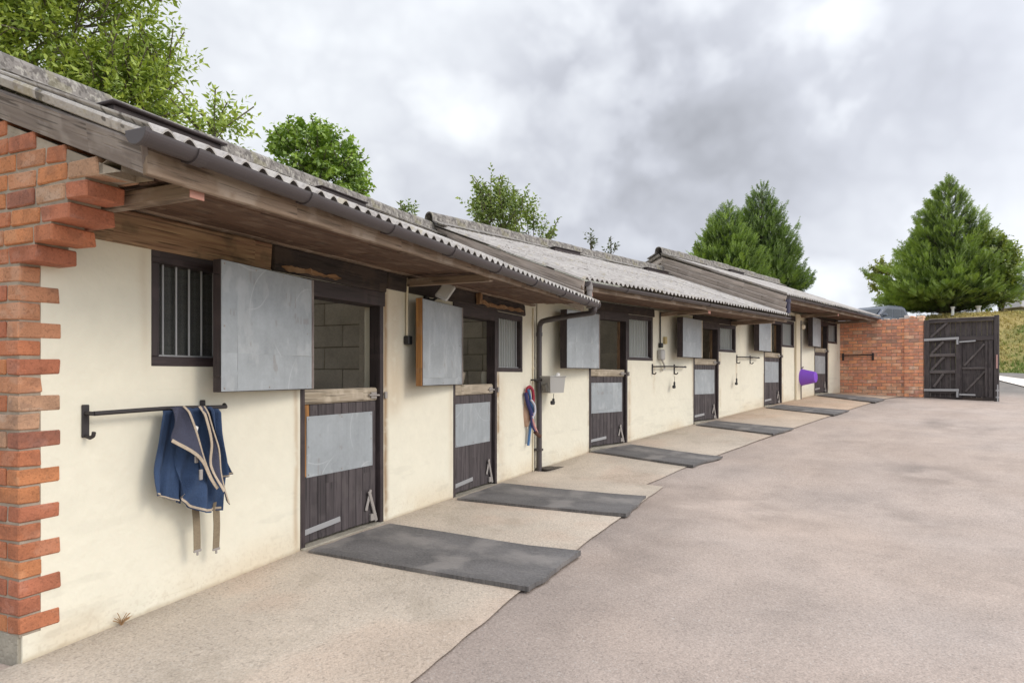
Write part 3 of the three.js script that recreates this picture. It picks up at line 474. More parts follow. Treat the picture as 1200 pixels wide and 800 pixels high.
// ---------------------------------------------------------------- block one
{
  const B = thing('stable_block', 'nearest cream stable block with brick quoins and a dark gutter, two half doors', 'stable', F1, [0, 0, 0], 'stable blocks of the stepped row');
  const wallM = plaster(701, 6.7, -0.3, 2.8, (c, u, y, n, f) => grimeAndShade(c, u, y, n, f, { floor: path1, top: 2.15, spots: [[3.0, 0.035, 0, 2.05, 1.0, brown], [3.12, 0.14, 0.9, 2.0, 0.35], [3.4, 0.3, 1.0, 1.4, 0.22], [5.29, 0.035, 0.4, 1.35, 1.0, brown], [5.36, 0.12, 0, 1.25, 0.25], [4.17, 0.05, 0.2, 1.2, 0.25], [1.88, 0.025, 0, 1.2, 0.5], [0.66, 0.03, 1.3, 2.0, 0.2]] }));
  const holes = [[0.70, 1.56, 1.335, 2.0], [1.90, 2.96, -0.02, 2.002], [4.21, 6.01, 1.3255, 2.04], [4.2101, 5.25, -0.02, 1.3254]];
  // one opening for the second door and its window: an L traced in one go
  const s = new THREE.Shape([[0.012, hyp(0)], [6.48, -0.2], [6.48, 2.24], [0.096, 2.24], [0.096, 0.036], [0.012, 0.036]].map((p) => new THREE.Vector2(...p)));
  const hole = (pts) => s.holes.push(new THREE.Path(pts.map((p) => new THREE.Vector2(...p))));
  hole([[0.70, 1.335], [0.70, 2.0], [1.56, 2.0], [1.56, 1.335]]);
  hole([[1.92, -0.02], [1.92, 2.002], [2.965, 2.002], [2.965, -0.02]]);
  hole([[4.207, -0.02], [4.207, 2.04], [6.009, 2.04], [6.009, 1.325], [5.252, 1.325], [5.252, -0.02]]);
  const wg = new THREE.ExtrudeGeometry(s, { depth: 0.2, bevelEnabled: false }); wg.translate(0, 0, -0.2);
  mesh('wall', wg, wallM, B);
  // brick corner: courses return round the end; the top ones step out to carry the eave
  const f = rng(5), C = 0.0884, y0 = 0.043;
  mesh('plinth', cbox(-0.004, 0.2, -0.4, y0 - 0.004, -3.8, -0.012, 0.004, 0.003, f), M.plainConcrete, B);
  const roofY = (v) => 2.50 - 0.40 * (v + 0.0987);                        // underside of the barge board
  const tone = () => { const q = f(); return M.brick[q < 0.26 ? 0 : q < 0.44 ? 1 : q < 0.62 ? 2 : q < 0.70 ? 3 : q < 0.86 ? 4 : q < 0.97 ? 5 : 6]; };
  const lay = (x0, x1, y, a, b, h = C - 0.011) => mesh('brick', cbox(x0 - 0.005 + rr(-0.002, 0.002, f), x1, y + 0.004, y + h + 0.003, a, b, 0.006, 0.0034, f), tone(), B);
  for (let i = 0; i < 34; i++) {
    const y = y0 + i * C, out = i < 20 ? 0 : Math.min(0.12 * (i - 19) + 0.005, 0.74), long = i % 2 === 0, top = (v) => roofY(v) - 0.012;
    if (y > top(-1.6)) break;
    let face = out + 0.006;                                           // front edge of this course
    const vt = (2.50 - (y + C - 0.02)) / 0.40 - 0.0987;               // the course stops where the roof comes down
    if (vt < face) face = vt;
    const first = i < 20 ? (long ? 0.105 : 0.215) : (long ? 0.215 : 0.15);
    let v = face, k = 0;
    while (v > -1.6) {
      const l = k === 0 ? first : (long || i >= 20 ? 0.225 : (k % 2 ? 0.215 : 0.225));
      const deep = k === 0 ? (i < 20 ? (long ? 0.189 : 0.095) : 0.205 + rr(-0.02, 0.02, f)) : 0.105;
      lay(-0.004, deep + rr(-0.004, 0.004, f), y, v - l + 0.012, v); v -= l; k++;
    }
  }
  { // the mortar that the corner bricks are bedded in, stepped out with the corbel
    const P = [[-3.7, y0 - 0.01], [-0.003, y0 - 0.01], [-0.003, y0 + 20 * C + 0.006]];
    for (let i = 20; i < 26; i++) { const v = Math.min(0.12 * (i - 19), 0.735) - 0.006, y = y0 + i * C + 0.006; P.push([v, y]); P.push([v, Math.min(y + C, roofY(v) - 0.012)]); }
    P.push([-1.7, roofY(-1.7) - 0.012], [-3.7, 2.4]);
    const sh = new THREE.Shape(P.map((p) => new THREE.Vector2(...p))), g = new THREE.ExtrudeGeometry(sh, { depth: 0.158, bevelEnabled: false }); g.rotateY(-Math.PI / 2); g.translate(0.158, 0, 0); mesh('mortar_core', g, M.mortar, B);
  }
  mesh('end_wall', gable(6.38, 6.46, -0.4, 2.245, 3.39, -0.3), M.mortar, B);
  shell(B, 0.2, 6.5, 0, 3.0);
  // timber over the doors and the eaves
  mesh('wall_beam', [cbox(0.21, 1.62, 2.003, 2.19, -0.15, 0.028, 0.012, 0.008, f)], M.beam, B);
  mesh('wall_beam', [cbox(1.623, 3.0, 2.004, 2.19, -0.15, 0.026, 0.012, 0.008, f)], M.darkBeam, B).userData.label = 'blackened beam over the first door';
  mesh('wall_beam', [cbox(3.004, 6.06, 2.043, 2.19, -0.15, 0.026, 0.012, 0.008, f)], M.darkBeam, B).userData.label = 'blackened beam over the second door';
  mesh('beam_scar', [ragged(4.72, 5.98, 2.05, 2.145, 0.0262, 0.01, 3), cbox(4.66, 4.72, 2.07, 2.18, 0.0265, 0.09, 0.006, 0.008, f)], M.rust, B);
  mesh('beam_scar', ragged(1.70, 2.35, 2.005, 2.085, 0.0282, 0.006, 5), M.rust, B);
  mesh('wall_plate', cbox(0.2, 6.3, 2.191, 2.213, -0.1, 0.066, 0.006, 0.003, f), M.fascia, B);
  soffit(B, 0.21, 6.12, 2.205, 2.165, [2.2, 4.4]);
  for (const u of [0.22, 3.3]) bracketLook(B, u, u < 1 ? 2.165 : 2.17);
  mesh('bracket_end', cbox(0.216, 0.296, 2.085, 2.168, 0.8705, 0.8765, 0.002), M.bareEnd, B);
  mesh('fascia', cbox(-0.03, 3.1, 2.118, 2.235, 0.888, 0.91, 0.004, 0.002, f), M.fascia, B);
  mesh('fascia', cbox(3.102, 6.2, 2.114, 2.232, 0.888, 0.91, 0.004, 0.002, f), M.fascia, B);
  const up = bar([-0.028, 2.188, 0.905], [-0.028, 3.235, RV + 0.02], 0.135, 0.03, 0.004, f); mesh('barge_board', up, M.barge, B);
  mesh('verge_trim', bar([-0.062, 2.262, 0.955], [-0.062, 3.375, RV + 0.06], 0.05, 0.028, 0.008, f), M.roof[1], B);
  mesh('barge_board', bar([-0.028, 3.235, RV], [-0.028, 2.15, -4.4], 0.135, 0.03, 0.004, f), M.barge, B);
  roof(B, { uA: () => -0.07, uB: (v) => 6.2 + (0.9 - v) * 0.319, eave: 2.292, tilt: -0.017, ridge: 3.395, seed: 811, vents: [[0.03, 0.60, 0.62, 0.048], [3.9, 0.8]] });
  gutter(B, -0.115, 6.02, 2.264, 0.975, 0.052, M.pipe, [0.13, 0.85, 1.62, 2.4, 3.2, 4.0, 4.8, 5.6], 0.0185);
  // rainwater pipe: from the gutter end back under the eave and down the wall where the row bends
  const J = toW(F1, 6.42, 0, 0.07), lj = toUV(F1, J.x, J.z);
  mesh('downpipe', [tube([[5.97, 2.13, 0.975], [5.97, 2.07, 0.97], [6.0, 2.045, 0.93], [6.12, 2.03, 0.62]], 0.034, 30), tube([[6.115, 2.032, 0.63], [6.36, 2.0, 0.16], [6.425, 1.95, 0.075], [6.43, 1.84, 0.065]], 0.036, 30), tube([[6.43, 1.86, 0.065], [6.43, 0.0, 0.065]], 0.035, 1, 14), cyl(0.042, 0.042, 0.05).translate(6.43, 1.83, 0.065)], M.pipe, B);
  mesh('pipe_clip', [cbox(6.385, 6.475, 0.28, 0.31, 0.0, 0.105, 0.003), cbox(6.385, 6.475, 1.2, 1.23, 0.0, 0.105, 0.003)], M.pipe, B);
  mesh('conduit', [tube([[6.34, 2.17, 0.012], [6.34, 0.02, 0.012]], 0.011, 1, 8), cbox(6.325, 6.355, 1.36, 1.39, 0, 0.028, 0.003)], M.cream, B);
  doorway(B, 1.92, 0, 2.0, { worn: true, ajar: 6.5, hu: 0.03, hv: 0.03, sheet: 0 });
  doorway(B, 4.207, 0.005, 2.04, { ajar: 6, hu: 0.05, hv: 0.02, sheet: 1, freeEdge: M.orange });
  windowUnit(B, 0.70, 1.56, 1.335, 2.0, 8, glass, 0.055);
  windowUnit(B, 5.254, 6.009, 1.325, 2.035, 9, dirtyGlass, 0.05);
  mesh('added_dark_backing', cbox(0.6, 1.66, 1.25, 2.1, -0.42, -0.38, 0.004), M.frame, B);  // dark sheet added behind the glass to imitate an unlit room
  blockwork(B, 3.55, -2.7, -0.22, 0.9, 2.3);
  mesh('pier', cbox(3.36, 3.535, 0.01, 2.5, -0.56, -0.21, 0.006, 0.002, f), M.block[2], B);
  blockwork(B, 6.2, -2.7, -0.21, 0.9, 2.3);
}

// ---------------------------------------------------------------- blocks two and three
const boards = (B, u, uT, vTop, n, eave, ridge, h, f) => {           // lapped boards closing the end above the lower roof
  for (let k = 0; k < n; k++) { const y = (v) => lerp(eave, ridge, (0.98 - v) / (0.98 - RV)) - 0.055 - (k + 0.5) * h; mesh('gable_board', bar([u + 0.012 - k * 0.008, y(0.93), 0.93], [u + 0.012 - k * 0.008, y(RV), RV], h + 0.012, 0.022, 0.003, f), M.weather[k % 2], B); }
  for (let k = 0; k < n; k++) { const y = (v) => ridge - (RV - v) * 0.41 - 0.055 - (k + 0.5) * h; mesh('gable_board', bar([u + 0.012 - k * 0.008, y(RV), RV], [u + 0.012 - k * 0.008, y(-4.4), -4.4], h + 0.012, 0.022, 0.003, f), M.weather[k % 2], B); }
};
function farBlock(label, { u0, u1, wallA, eave, ridge, doors, seed, vents, nBoards, last }) {
  const base = path2(u0), B = thing('stable_block', label, 'stable', F2, [0, 0, 0], 'stable blocks of the stepped row'), f = rng(seed), top = eave - 0.10;
  B.userData.last = last;
  const spots = []; for (const [d, y] of doors) spots.push([d - 0.02, 0.03, 0, y + 1.2, 0.5, brown], [d + 1.09, 0.05, y, y + 1.3, 0.5], [d + 1.85, 0.04, y + 0.8, y + 1.4, 0.35]);
  const wm = plaster(seed, 7.4, -0.3, 3.2, (c, u, y, n, f2) => grimeAndShade(c, u + wallA, y, n, f2, { floor: path2, top: top - 0.02, spots }));
  wm.map.offset.set(-wallA / 7.4, 0.3 / 3.2);
  const s = new THREE.Shape([[wallA, path2(wallA) - 0.15], [u1, path2(u1) - 0.15], [u1, top], [wallA, top]].map((p) => new THREE.Vector2(...p)));
  for (const [d, y, hd] of doors) s.holes.push(new THREE.Path([[d, y - 0.02], [d, hd], [d + 1.82, hd], [d + 1.82, y + 1.325], [d + 1.045, y + 1.325], [d + 1.045, y - 0.02]].map((p) => new THREE.Vector2(...p))));
  const g = new THREE.ExtrudeGeometry(s, { depth: 0.2, bevelEnabled: false }); g.translate(0, 0, -0.2); mesh('wall', g, wm, B);
  for (const [d, y, hd, o] of doors) {
    doorway(B, d, y, hd, { hu: 0.08, hv: 0.02, thick: 0.105, ...o, leafH: Math.min(0.8, hd - y - 1.2 + 0.02) });
    windowUnit(B, d + 1.047, d + 1.82, y + 1.325, hd - 0.003, 8, dirtyGlass, 0.05);
    mesh('mullion_post', cbox(d + 1.0, d + 1.045, y + 1.19, hd - 0.121, -0.165, -0.02, 0.004, 0.004, f), M.beam, B);
    mesh('cross_wall', cbox(d + 2.1, d + 2.2, base - 0.3, ridge - 0.7, -3.6, -0.21, 0.003), M.block[1], B);
    mesh('lintel', cbox(d - 0.02, d + 1.86, hd + 0.004, Math.min(hd + 0.13, top + 0.02), -0.15, 0.016, 0.006, 0.006, f), M.darkBeam, B);
    mesh('floor_slab', cbox(d - 0.9, d + 2.1, y - 0.3, y - 0.005, -3.61, -0.24, 0.004), M.plainConcrete, B);
  }
  mesh('end_wall', gable(u0 + 0.04, u0 + 0.14, base - 0.5, eave, ridge), M.mortar, B);
  mesh('end_wall', gable(u1 - 0.14, u1 - 0.004, base - 0.5, eave, ridge), M.mortar, B);
  mesh('back_wall', cbox(u0, u1, base - 0.5, ridge - 0.9, -3.8, -3.62, 0.004), M.block[0], B);
  soffit(B, u0 + 0.05, u1 + (last ? 0.06 : 0.15), eave - 0.075, eave - 0.115, [lerp(u0, u1, 0.34), lerp(u0, u1, 0.67)]);
  for (const t of [0.03, 0.52, 0.93]) bracketLook(B, lerp(u0, u1, t), eave - 0.115);
  for (const t of [0.03, 0.52]) mesh('bracket_end', cbox(lerp(u0, u1, t) - 0.004, lerp(u0, u1, t) + 0.074, eave - 0.195, eave - 0.112, 0.8705, 0.8765, 0.002), M.bareEnd, B);
  mesh('fascia', cbox(u0, (u0 + u1) / 2 - 0.002, eave - 0.145, eave - 0.03, 0.888, 0.91, 0.004, 0.002, f), M.fascia, B);
  mesh('fascia', cbox((u0 + u1) / 2, u1 + 0.1, eave - 0.148, eave - 0.033, 0.888, 0.91, 0.004, 0.002, f), M.fascia, B);
  const line = roof(B, { uA: () => u0 - 0.05, uB: () => u1 + (last ? 0.12 : 0.12), eave, ridge, seed, vents });
  gutter(B, u0 + 0.03, u1 + 0.05, eave - 0.05, 0.96, 0.042, M.pipe, [u0 + 0.9, u0 + 2.1, u0 + 3.3, u0 + 4.5, u0 + 5.7]);
  boards(B, u0, 0, 0, nBoards, eave, ridge, 0.125, f);
  return B;
}
const y3 = 0.20, y4 = 0.418, y5 = 0.615, y6 = 0.815;
{
  const B = farBlock('middle cream stable block, its lichened roof stepped up between the other two', { u0: -0.2, u1: 6.5, wallA: 0.03, eave: 2.475, ridge: 3.56, seed: 821, vents: [[2.25, 0.75], [5.3, 0.9]], nBoards: 3,
    doors: [[1.215, y3, 2.255, { ajar: 7, sheet: 2 }], [4.475, y4, 2.285, { ajar: 7, sheet: 2, edge: M.cream }]] });
  mesh('downpipe', [tube([[-0.13, 2.44, 0.97], [-0.13, 2.12, 0.97]], 0.034), cyl(0.042, 0.042, 0.06).translate(-0.13, 2.36, 0.97), cyl(0.042, 0.042, 0.06).translate(-0.13, 2.14, 0.97)], M.pipeGrey, B);
  mesh('dark_hatch', [cbox(3.24, 3.30, 1.35, 2.6, -2.6, -1.35, 0.005)], M.frame, B);
  mesh('cross_beam', cbox(3.2, 3.3, 0.9, 1.02, -2.6, -0.5, 0.005), M.darkBeam, B);
}
{
  const B = farBlock('farthest cream stable block, ending at the red brick wall', { u0: 6.5, u1: 13.08, wallA: 6.505, eave: 2.87, ridge: 3.97, seed: 831, vents: [[9.3, 0.8]], nBoards: 4, last: true,
    doors: [[7.74, y5, 2.56, { ajar: 7, sheet: 0, edge: M.cream }], [10.99, y6, 2.70, { ajar: 7, sheet: 1 }]] });
  mesh('downpipe', [tube([[6.56, 2.82, 0.95], [6.56, 2.50, 0.95]], 0.045), cyl(0.055, 0.055, 0.06).translate(6.56, 2.74, 0.95)], std({ color: new THREE.Color().setRGB(0.05, 0.045, 0.08), roughness: 0.5 }), B);
  mesh('pilaster', cbox(9.6, 9.86, path2(9.7) - 0.1, 2.752, 0.002, 0.05, 0.008, 0.003), M.cream, B);
  mesh('corbel', [cbox(9.9, 10.05, 2.40, 2.52, 0.002, 0.11, 0.03, 0.004), cbox(9.88, 10.9, 2.62, 2.72, 0.002, 0.04, 0.008)], M.cream, B);
  mesh('conduit', [tube([[9.9, 2.6, 0.03], [9.9, 0.7, 0.03]], 0.03, 1, 8)], M.pipe, B);
}

// ---------------------------------------------------------------- small helpers for things placed by sight
function pix(f, px, py, v = 0) {                                   // where a sight line meets the plane v of a row: [u, y, v]
  const k = (px - 600) / 800, ax = f.ox + v * f.c, ad = -f.oz - v * f.s, t = (k * ad - ax) / (f.s - k * f.c), d = ad + f.c * t;
  return [t, CY + (440 - py) / 800 * d, v];
}
const thingEnd = (name, label, category, [u, y, v], group) => { const o = thing(name, label, category, F2, [u, y, v], group); o.rotation.y = -42 * rad; return o; };   // local x runs out from the stables, z towards the camera
const rel = (o) => (p) => [p[0] - o[0], p[1] - o[1], p[2] - o[2]];
function slab(nu, nv, th, fn) {                                     // a sheet with thickness (along z)
  const q = (a, b, d) => { const p = fn(a, b); return [p[0], p[1], p[2] + d, p[3] ?? p[0], p[4] ?? p[1]]; };
  return merge([gridGeo(nu, nv, (a, b) => q(a, b, 0), 0), gridGeo(nu, nv, (a, b) => q(1 - a, b, -th), 0), ...[0, 1].map((b) => gridGeo(nu, 1, (a, c) => q(a, b, -th * c), 0)), ...[0, 1].map((a) => gridGeo(1, nv, (c, b) => q(a, b, -th * c), 0))]);
}
const curve = (pts) => { const c = new THREE.CatmullRomCurve3(pts.map((p) => new THREE.Vector3(p[0], p[1], p[2] ?? 0)), false, 'catmullrom', 0.4); return (t) => { const p = c.getPoint(clamp(t)); return [p.x, p.y, p.z]; }; };
function ribbon(pts, w, th = 0.004, n = 24) { const c = curve(pts); return slab(2, n, th, (a, b) => { const p = c(b), q = c(Math.min(1, b + 0.02)), r = c(Math.max(0, b - 0.02)), dx = q[0] - r[0], dy = q[1] - r[1], l = Math.hypot(dx, dy) || 1; return [p[0] + dy / l * (a - 0.5) * w, p[1] - dx / l * (a - 0.5) * w, p[2]]; }); }
const col = (r, g, b, o = {}) => std({ color: new THREE.Color().setRGB(r, g, b), roughness: 0.85, ...o });

// ---------------------------------------------------------------- red brick wall at the far end
{
  const f = rng(17), O = [13.09, 0.55, 0], W = thingEnd('brick_wall', 'red brick yard wall with a pier, between the last stable and the black gate', 'wall', O);
  const C = 0.0884, top = 2.76 - 0.55;
  mesh('mortar_core', [cbox(-0.05, 1.585, 0, top, -0.2, -0.006, 0.002), cbox(1.585, 2.0, 0, top + 0.01, -0.2, 0.049, 0.002)], M.mortar, W);
  const tones = (y) => { const q = f(); if (y < 0.42 && q < 0.45) return M.yardBrick[5]; return M.yardBrick[q < 0.24 ? 0 : q < 0.44 ? 1 : q < 0.60 ? 2 : q < 0.74 ? 3 : q < 0.86 ? 4 : q < 0.93 ? 5 : 6]; };
  for (let i = 0; i < 25; i++) {
    const y = 0.0 + i * C; if (y + C > top + 0.03) break;
    for (let x = -0.02 - (i % 2) * 0.12; x < 1.56; x += 0.236) { const a = Math.max(x, -0.04), b = Math.min(x + 0.225, 1.578); if (b - a > 0.03) mesh('brick', cbox(a, b, y + 0.005, y + C - 0.006, -0.1, 0.003 + rr(-0.003, 0.004, f), 0.005, 0.003, f), tones(y), W); }
    for (const [a, b] of i % 2 ? [[1.582, 1.80], [1.811, 2.012]] : [[1.582, 1.69], [1.70, 1.90], [1.91, 2.014]]) mesh('brick', cbox(a, b, y + 0.005, y + C - 0.006, -0.1, 0.058 + rr(-0.003, 0.003, f), 0.005, 0.003, f), tones(y), W);
  }
  const copM = [col(0.55, 0.45, 0.38), col(0.62, 0.56, 0.52), M.yardBrick[4], M.yardBrick[5]];
  for (let x = 0.05; x < 2.0; x += rr(0.12, 0.2, f)) { const big = x > 1.5; mesh('coping_stone', cbox(x, x + rr(0.08, 0.15, f), top - 0.01, top + (big ? rr(0.03, 0.08, f) : rr(0.008, 0.03, f)), -0.19, (x > 1.58 ? 0.05 : 0.0), 0.012, 0.012, f), copM[Math.floor(f() * 4)], W); }
}
// rail fixed on that wall
{
  const p = [13.06, 1.83, 0.05], o = thingEnd('wall_rail', 'dark metal rail fixed across the red brick end wall', 'rail', p);
  mesh('rail', tube([[0.02, 0, 0.05], [0.80, 0.005, 0.05]], 0.017), M.iron, o);
  for (const x of [0.03, 0.78]) mesh('bracket', [cbox(x - 0.025, x + 0.025, -0.14, 0.06, -0.02, 0.0, 0.004), cbox(x - 0.015, x + 0.015, -0.02, 0.02, -0.001, 0.06, 0.004)], M.iron, o);
}
// ---------------------------------------------------------------- black timber gate with its wicket
{
  const f = rng(23), O = [13.07, 0.66, 2.03], G = thingEnd('yard_gate', 'tall black timber gate with a small wicket door and steel strap hinges', 'gate', O);
  const X = (z) => (z - 145) / 590 * 1.575, Y = (z) => (715 - z) / 627 * 2.03;
  const n = 14; for (let i = 0; i < n; i++) mesh('board', cbox(lerp(0.02, 1.55, i / n) + 0.002, lerp(0.02, 1.55, (i + 1) / n) - 0.002, 0.07 + rr(0, 0.012, f), 1.95, -0.045, -0.02, 0.004, 0.001, f), M.gate[Math.floor(f() * 3)], G);
  const fr = (name, a, b, c, d, z0, z1, m = M.gate[1]) => mesh(name, cbox(X(a), X(b), Y(d), Y(c), z0, z1, 0.005, 0.002, f), m, G);
  fr('stile', 145, 190, 88, 718, -0.05, 0.045); fr('stile', 698, 735, 72, 722, -0.05, 0.05); fr('stile', 402, 450, 250, 690, -0.019, 0.040);
  fr('top_rail', 191, 697, 88, 112, -0.05, 0.04); fr('cap', 186, 703, 80, 87, -0.06, 0.055, M.barge);
  fr('mid_rail', 191, 697, 222, 258, -0.019, 0.035); fr('bottom_rail', 191, 697, 690, 712, -0.05, 0.035, M.darkBeam);
  for (const y of [352, 482]) fr('rail', 191, 401, y, y + 24, -0.019, 0.034, M.gateBrace);
  fr('rail', 191, 401, 640, 662, -0.019, 0.030);
  fr('stile', 655, 690, 259, 689, -0.019, 0.028);
  const W = mesh('wicket_door', [cbox(X(452), X(650), Y(684), Y(262), -0.019, -0.004, 0.004)], M.gate[0], G);
  const wr = (p, q, w) => mesh('wicket_brace', bar([X(p[0]), Y(p[1]), 0.010], [X(q[0]), Y(q[1]), 0.010], w, 0.026, 0.003, f), M.gateBrace, W);
  wr([454, 466], [628, 466], 0.05); wr([470, 448], [626, 285], 0.042); wr([480, 645], [628, 490], 0.042); mesh('wicket_stile', cbox(X(629), X(651), Y(684), Y(262), -0.003, 0.032, 0.004), M.gate[1], W);
  const br = (p, q) => mesh('brace', bar([X(p[0]), Y(p[1]), 0.006], [X(q[0]), Y(q[1]), 0.006], 0.055, 0.035, 0.003, f), M.gateBrace, G);
  br([200, 222], [335, 112]); br([205, 350], [305, 260]); br([205, 480], [310, 378]); br([225, 612], [305, 508]);
  const st = (p, q, w = 0.055) => mesh('strap_hinge', bar([X(p[0]), Y(p[1]), 0.052], [X(q[0]), Y(q[1]), 0.052], w, 0.01, 0.002, f), M.zinc, G);
  st([146, 243], [430, 236], 0.058); st([146, 637], [430, 635], 0.058); st([418, 240], [418, 284], 0.045); st([418, 640], [418, 690], 0.045); st([432, 266], [560, 260], 0.034); st([432, 668], [558, 670], 0.04);
  mesh('latch_handle', tube([[X(720), Y(368), 0.07], [X(720), Y(470), 0.07]], 0.016), col(0.52, 0.30, 0.27, { roughness: 0.5 }), G);
  mesh('drop_bolt', [tube([[X(726), Y(590), 0.065], [X(726), Y(748), 0.065]], 0.014), cbox(X(712), X(736), Y(640), Y(628), 0.05, 0.07, 0.002), cbox(X(712), X(736), Y(690), Y(678), 0.05, 0.07, 0.002)], M.zinc, G);
  mesh('corner_plate', cbox(X(675), X(712), Y(738), Y(718), -0.02, 0.055, 0.006, 0.004), M.zinc, G);
}
// ---------------------------------------------------------------- rubber mats before the doors
{
  const put = (label, q, seed) => {
    const c = q.map((p) => onGround(...p)), o = new THREE.Group(); o.name = numbered('rubber_mat'); scene.add(o); o.userData = { label, category: 'mat', group: 'rubber mats before the stable doors' };
    const m = c.reduce((a, p) => [a[0] + p[0] / 4, a[1], a[2] + p[2] / 4], [0, 0, 0]); o.position.set(m[0], groundY(m[0], m[2]), m[2]);
    const f = (a, b, d) => { const e = 0.03, ja = a + e * (fbm(b * 4 + seed, 3, 2, seed) - 0.5), jb = b + e * (fbm(a * 4 + seed, 9, 2, seed) - 0.5); const x = lerp(lerp(c[0][0], c[1][0], ja), lerp(c[3][0], c[2][0], ja), jb), z = lerp(lerp(c[0][2], c[1][2], ja), lerp(c[3][2], c[2][2], ja), jb); const lift = 0.008 * fbm(a * 2.5 + seed, b * 2.5, 2, seed) + (a > 0.75 ? (a - 0.75) * (seed === 1 ? 0.10 : 0.05) * fbm(b * 2.6, seed * 3.7, 2, 3) : 0) + 0.015 * sm(0.14, 0, b) * fbm(a * 3, seed * 1.9, 2, 7) * sm(0, 0.2, a); return [x - m[0], groundY(x, z) - o.position.y + 0.016 + (d ? 0.013 + lift : 0), z - m[2], a * 1.7, b]; };
    const g = [gridGeo(24, 16, (a, b) => f(a, b, 1)), gridGeo(24, 16, (a, b) => f(a, b, 0), -1)];
    for (const b of [0, 1]) g.push(gridGeo(24, 1, (a, d) => f(a, b, d), 0)); for (const a of [0, 1]) g.push(gridGeo(16, 1, (b, d) => f(a, b, d), 0));
    mesh('mat_slab', g, M.mat, o);
  };
  put('nearest dark rubber mat, its corner overhanging the asphalt, before the first stable door', [[362, 650], [620, 697], [678, 653], [455, 617]], 1);
  put('second dark rubber mat from the near end, just before the rainwater pipe', [[537, 588], [736, 608], [757, 585], [588, 569]], 2);
  put('third dark rubber mat, first one beyond the rainwater pipe', [[692, 531], [812, 549], [848, 538], [740, 523]], 3);
  put('fourth dark rubber mat along the row, before the middle block\u2019s second door', [[815, 499.5], [906, 511], [930, 504], [838, 494.5]], 4);
  put('fifth dark rubber mat along the row, on the pavement near the purple bucket', [[898, 479], [978, 488], [996, 482.5], [916, 475.5]], 5);
  put('farthest dark rubber mat, lying before the brick end wall', [[958, 464.5], [1026, 473], [1037.5, 469], [974, 462]], 6);
}
// ---------------------------------------------------------------- rug rails on the walls
function rugRail(label, f, u, y, L, second, hang = 0.07) {
  const o = thing('rug_rail', label, 'rail', f, [u, y, 0], 'rug rails on the stable walls');
  mesh('rail', tube([[0, 0, hang], [L * 0.5, 0.008, hang], [L - 0.02, 0, hang], [L, 0.012, hang - 0.03]], 0.0125, 20, 10), M.iron, o);
  for (const x of [0, second]) mesh('bracket', [cbox(x - 0.02, x + 0.02, -0.125, 0.045, 0.0, 0.010, 0.004), tube([[x, 0.0, 0.004], [x, 0.0, hang + 0.004]], 0.011), tube([[x, -0.115, 0.004], [x, -0.125, 0.04], [x, -0.115, 0.065], [x, -0.095, 0.072]], 0.010, 16, 8)], M.iron, o);
  return o;
}
rugRail('black rug rail on the nearest cream wall, carrying the blue horse rug', F1, 0.315, 1.085, 0.87, 0.735);
{ const a = pix(F2, 615, 446, 0), b = pix(F2, 650, 446, 0); const o = rugRail('black rail behind the rainwater pipe, with head collar and plastic basket', F2, a[0] + 0.06, a[1] + 0.01, b[0] - a[0], b[0] - a[0] - 0.09, 0.12); }
rugRail('empty black rug rail left of the middle block\u2019s second door', F2, 3.02, 1.43, 1.06, 0.74);
rugRail('empty black rug rail between the fourth and fifth stable doors', F2, 6.34, 1.655, 1.0, 0.66);

